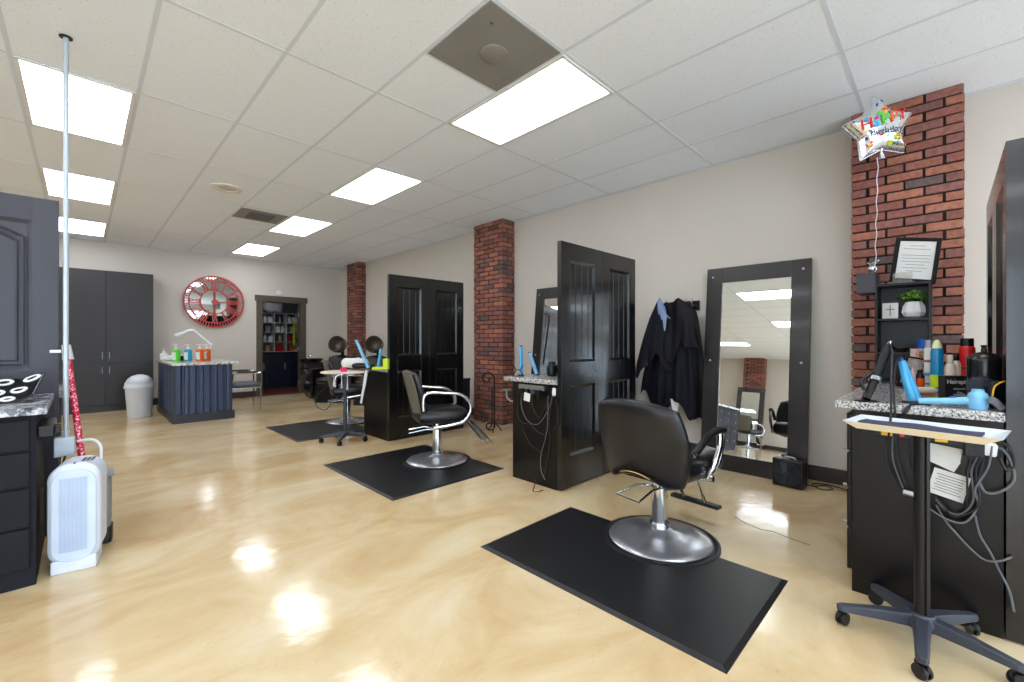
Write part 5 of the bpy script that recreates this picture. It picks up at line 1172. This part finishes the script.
for k, py_ in enumerate((420, 449, 486, 523)):
    build('bumper', MB().lathe([(0.008, 0), (0.008, 0.012), (0.005, 0.016)], n=10, M=Matrix.Rotation(-PI / 2, 3, 'X')), M_steel, near_cab, loc=(2.72 - near_cab.location.x, 0.3505 - near_cab.location.y, 1.23 - (py_ - 341) * 2.145 / 431.9), smooth=True)

# ================================================================ left station
pole = thing('conduit_pole', 'thin vertical metal pole running from the ceiling to a junction box', 'pole', (-0.068, 3.66, 0))
build('pipe', MB().tube([(0, 0, 0.66), (0, 0, HC)], 0.0125, 12), M_galv, pole, smooth=True)
build('ceiling_flange', MB().lathe([(0.03, -0.006), (0.03, 0.0)], (0, 0, HC - 0.001), 20), M_plast, pole)
build('junction_box', MB().box(-0.05, 0.04, -0.035, 0.035, 0.555, 0.665), M_galv, pole, bevel=0.006)
build('coupling', MB().lathe([(0.018, 0.66), (0.018, 0.70)], n=14), M_galv, pole, smooth=True)
o = build('conduit_strap', MB().box(-0.045, 0.0, -0.014, 0.014, -0.008, 0.008), M_white, loc=(-0.085, 3.645, 1.17)); 
o.parent = pole; o.location = (-0.02, 0, 1.17)
def gl():
    m = bpy.data.materials.new('red_glitter'); m.use_nodes = True; nt = m.node_tree; b_ = nt.nodes['Principled BSDF']; v_ = nt.nodes.new('ShaderNodeTexVoronoi'); v_.inputs['Scale'].default_value = 130
    tc = nt.nodes.new('ShaderNodeTexCoord'); nt.links.new(tc.outputs['Object'], v_.inputs['Vector']); sp_ = nt.nodes.new('ShaderNodeSeparateColor'); nt.links.new(v_.outputs['Color'], sp_.inputs['Color'])
    r_ = nt.nodes.new('ShaderNodeValToRGB'); r_.color_ramp.interpolation = 'CONSTANT'; r_.color_ramp.elements[0].color = lin((190, 14, 50)); r_.color_ramp.elements[1].position = 0.6; r_.color_ramp.elements[1].color = lin((225, 60, 100)); e = r_.color_ramp.elements.new(0.82); e.color = lin((255, 200, 215))
    nt.links.new(sp_.outputs['Red'], r_.inputs['Fac']); nt.links.new(r_.outputs['Color'], b_.inputs['Base Color']); b_.inputs['Roughness'].default_value = 0.3; return m
db = thing('lobby_dust_pan', 'grey lobby dust pan with a red glitter handle and pale grip behind the air purifier', 'dust pan', (0.03, 3.64, 0))
M_mg = mat('mid_grey_plastic', (128, 130, 132), 0.45)
build('pan', MB().prism([(-0.13, -0.08), (0.09, -0.08), (0.105, 0.08), (-0.13, 0.08)], 0.10, 0.42), M_mg, db, bevel=0.02)
build('rim', MB().box(-0.135, 0.11, -0.09, 0.09, 0.415, 0.43), M_mg, db, bevel=0.005)
build('brush', MB().prism([(0.0, -0.05), (0.10, -0.05), (0.11, 0.05), (0.0, 0.05)], 0.0, 0.11), M_plast, db, bevel=0.015)
L0 = lambda p: p - Vector((0.03, 3.64, 0))
hb0 = p_at(86, 486, 2.60); ht0 = p_at(68, 358, 2.62)
build('handle', MB().tube([L0(hb0), L0(ht0)], [0.017, 0.015], 12), gl(), db, smooth=True)
gt = (ht0 - hb0).normalized()
build('grip', MB().tube([L0(ht0) - gt * 0.01, L0(ht0) + gt * 0.035, L0(ht0) + gt * 0.08], [0.026, 0.02], 12), M_bin, db, smooth=True)
# air purifier
ap = thing('air_purifier', 'white rounded air purifier standing at the cabinet corner', 'air purifier', (-0.018, 3.37, 0), math.radians(-9))
def rr_poly(w_, z0, z1, r_, n=10):
    P_ = []
    for (cx_, cz_, a0) in ((w_ - r_, z1 - r_, 0), (-w_ + r_, z1 - r_, PI / 2), (-w_ + r_, z0 + r_, PI), (w_ - r_, z0 + r_, 1.5 * PI)):
        for k in range(n + 1): a = a0 + PI / 2 * k / n; P_.append((cx_ + r_ * math.cos(a), cz_ + r_ * math.sin(a)))
    return P_
Mxz = Matrix.Rotation(PI / 2, 4, 'X')
build('body', MB().prism(rr_poly(0.104, 0.035, 0.575, 0.088), -0.13, 0.085, Mxz), M_pwhite, ap, bevel=0.02, smooth=True)
fp = build('front_grille_panel', MB().prism(rr_poly(0.088, 0.055, 0.545, 0.075), 0.075, 0.092, Mxz), mat('purifier_front', (198, 212, 232), 0.42), ap, bevel=0.006)
gg = MB()
for k in range(22): gg.box(-0.055 + k * 0.005, -0.0535 + k * 0.005, -0.0945, -0.0918, 0.11, 0.50)
build('grille_lines', gg, mat('purifier_line', (180, 195, 218), 0.45), fp)
build('base', MB().prism([(-0.088, -0.09), (0.088, -0.09), (0.088, 0.09), (-0.088, 0.09)], 0.0, 0.07), M_pwhite, ap, bevel=0.006)
vt = MB()
for k in range(6):
    for q in range(3): vt.box(0.02 + q * 0.018, 0.034 + q * 0.018, -0.04 + k * 0.016, -0.032 + k * 0.016, 0.5745, 0.5765)
build('top_vents', vt, M_gcord, ap); build('indicator_slot', MB().box(-0.003, 0.003, -0.078, -0.05, 0.572, 0.5772), M_plast, ap)
cord('pale curved cable from the junction box behind the purifier', [(-0.02, 3.60, 0.64), (0.04, 3.58, 0.645), (0.075, 3.56, 0.61), (0.08, 3.55, 0.55), (0.075, 3.52, 0.50)], 0.008, M_white, parent=pole)
cord('black cord under the junction box', [(-0.07, 3.62, 0.56), (-0.08, 3.60, 0.50), (-0.05, 3.54, 0.46), (0.0, 3.50, 0.44)], 0.006, parent=pole)
# power strip with the yellow label on the cabinet side
pw = thing('power_strip', 'black power strip with a yellow label on the left cabinet side', 'power strip', (-0.135, 3.52, 0.76))
build('housing', MB().box(-0.028, 0.03, -0.22, 0.12, -0.03, 0.03), M_plast, pw, bevel=0.004); build('yellow_label', MB().box(0.0302, 0.0312, -0.02, 0.10, -0.012, 0.018), M_yellow, pw)
for yy_ in (-0.17, -0.10): build('plug', MB().box(0.030, 0.055, yy_ - 0.018, yy_ + 0.018, -0.02, 0.02), M_plast, pw, bevel=0.004)
# patterned cloth with rings
pc_ = thing('ring_pattern_tray', 'black tray with a white ring pattern propped on the blotchy granite', 'tray', (-0.46, 3.55, 0.9015))
def pfn(u, v_):
    x_ = (u - 0.5) * 0.62 * (0.88 + 0.12 * v_); y_ = (v_ - 0.5) * 0.22; e = max(0, abs(u - 0.5) * 2 - 0.72) / 0.28; e2 = max(0, abs(v_ - 0.5) * 2 - 0.6) / 0.4
    return (x_, y_ + 0.02 * abs(u - 0.5), 0.008 + 0.10 * v_ ** 1.1 + 0.02 * max(0, u - 0.5) * v_ + 0.03 * e ** 1.5)
build('dish', MB().grid(30, 20, pfn), mat('gloss_black_ceramic', (20, 20, 22), 0.2), pc_, smooth=True, solid=0.006)
R2 = random.Random(11); rg = MB(); pos = []
for k in range(200):
    u, v_ = R2.uniform(0.06, 0.94), R2.uniform(0.08, 0.92)
    if all(math.hypot((u - a) * 0.62, (v_ - b_) * 0.24) > 0.075 for a, b_ in pos): pos.append((u, v_))
for u, v_ in pos:
    P_ = []; r_ = R2.uniform(0.022, 0.03)
    for k in range(20):
        a = 2 * PI * k / 20; uu = min(1, max(0, u + r_ * math.cos(a) / 0.62)); vv = min(1, max(0, v_ + r_ * 0.8 * math.sin(a) / 0.24)); p = Vector(pfn(uu, vv)); P_.append((p.x, p.y, p.z + 0.006))
    rg.tube(P_, 0.0085, 6, closed=True, flat=0.5)
build('white_rings', rg, M_white, pc_, smooth=True)
o = build('white_towel', MB().pillow(0.2, 0.16, 0.06, lambda a, b_, c: (a, b_, 0.03 + c), n=10), M_paper, loc=(-0.98, 3.52, 0.902), smooth=True); tag(o, 'folded white towel at the far left of the granite', 'towel')
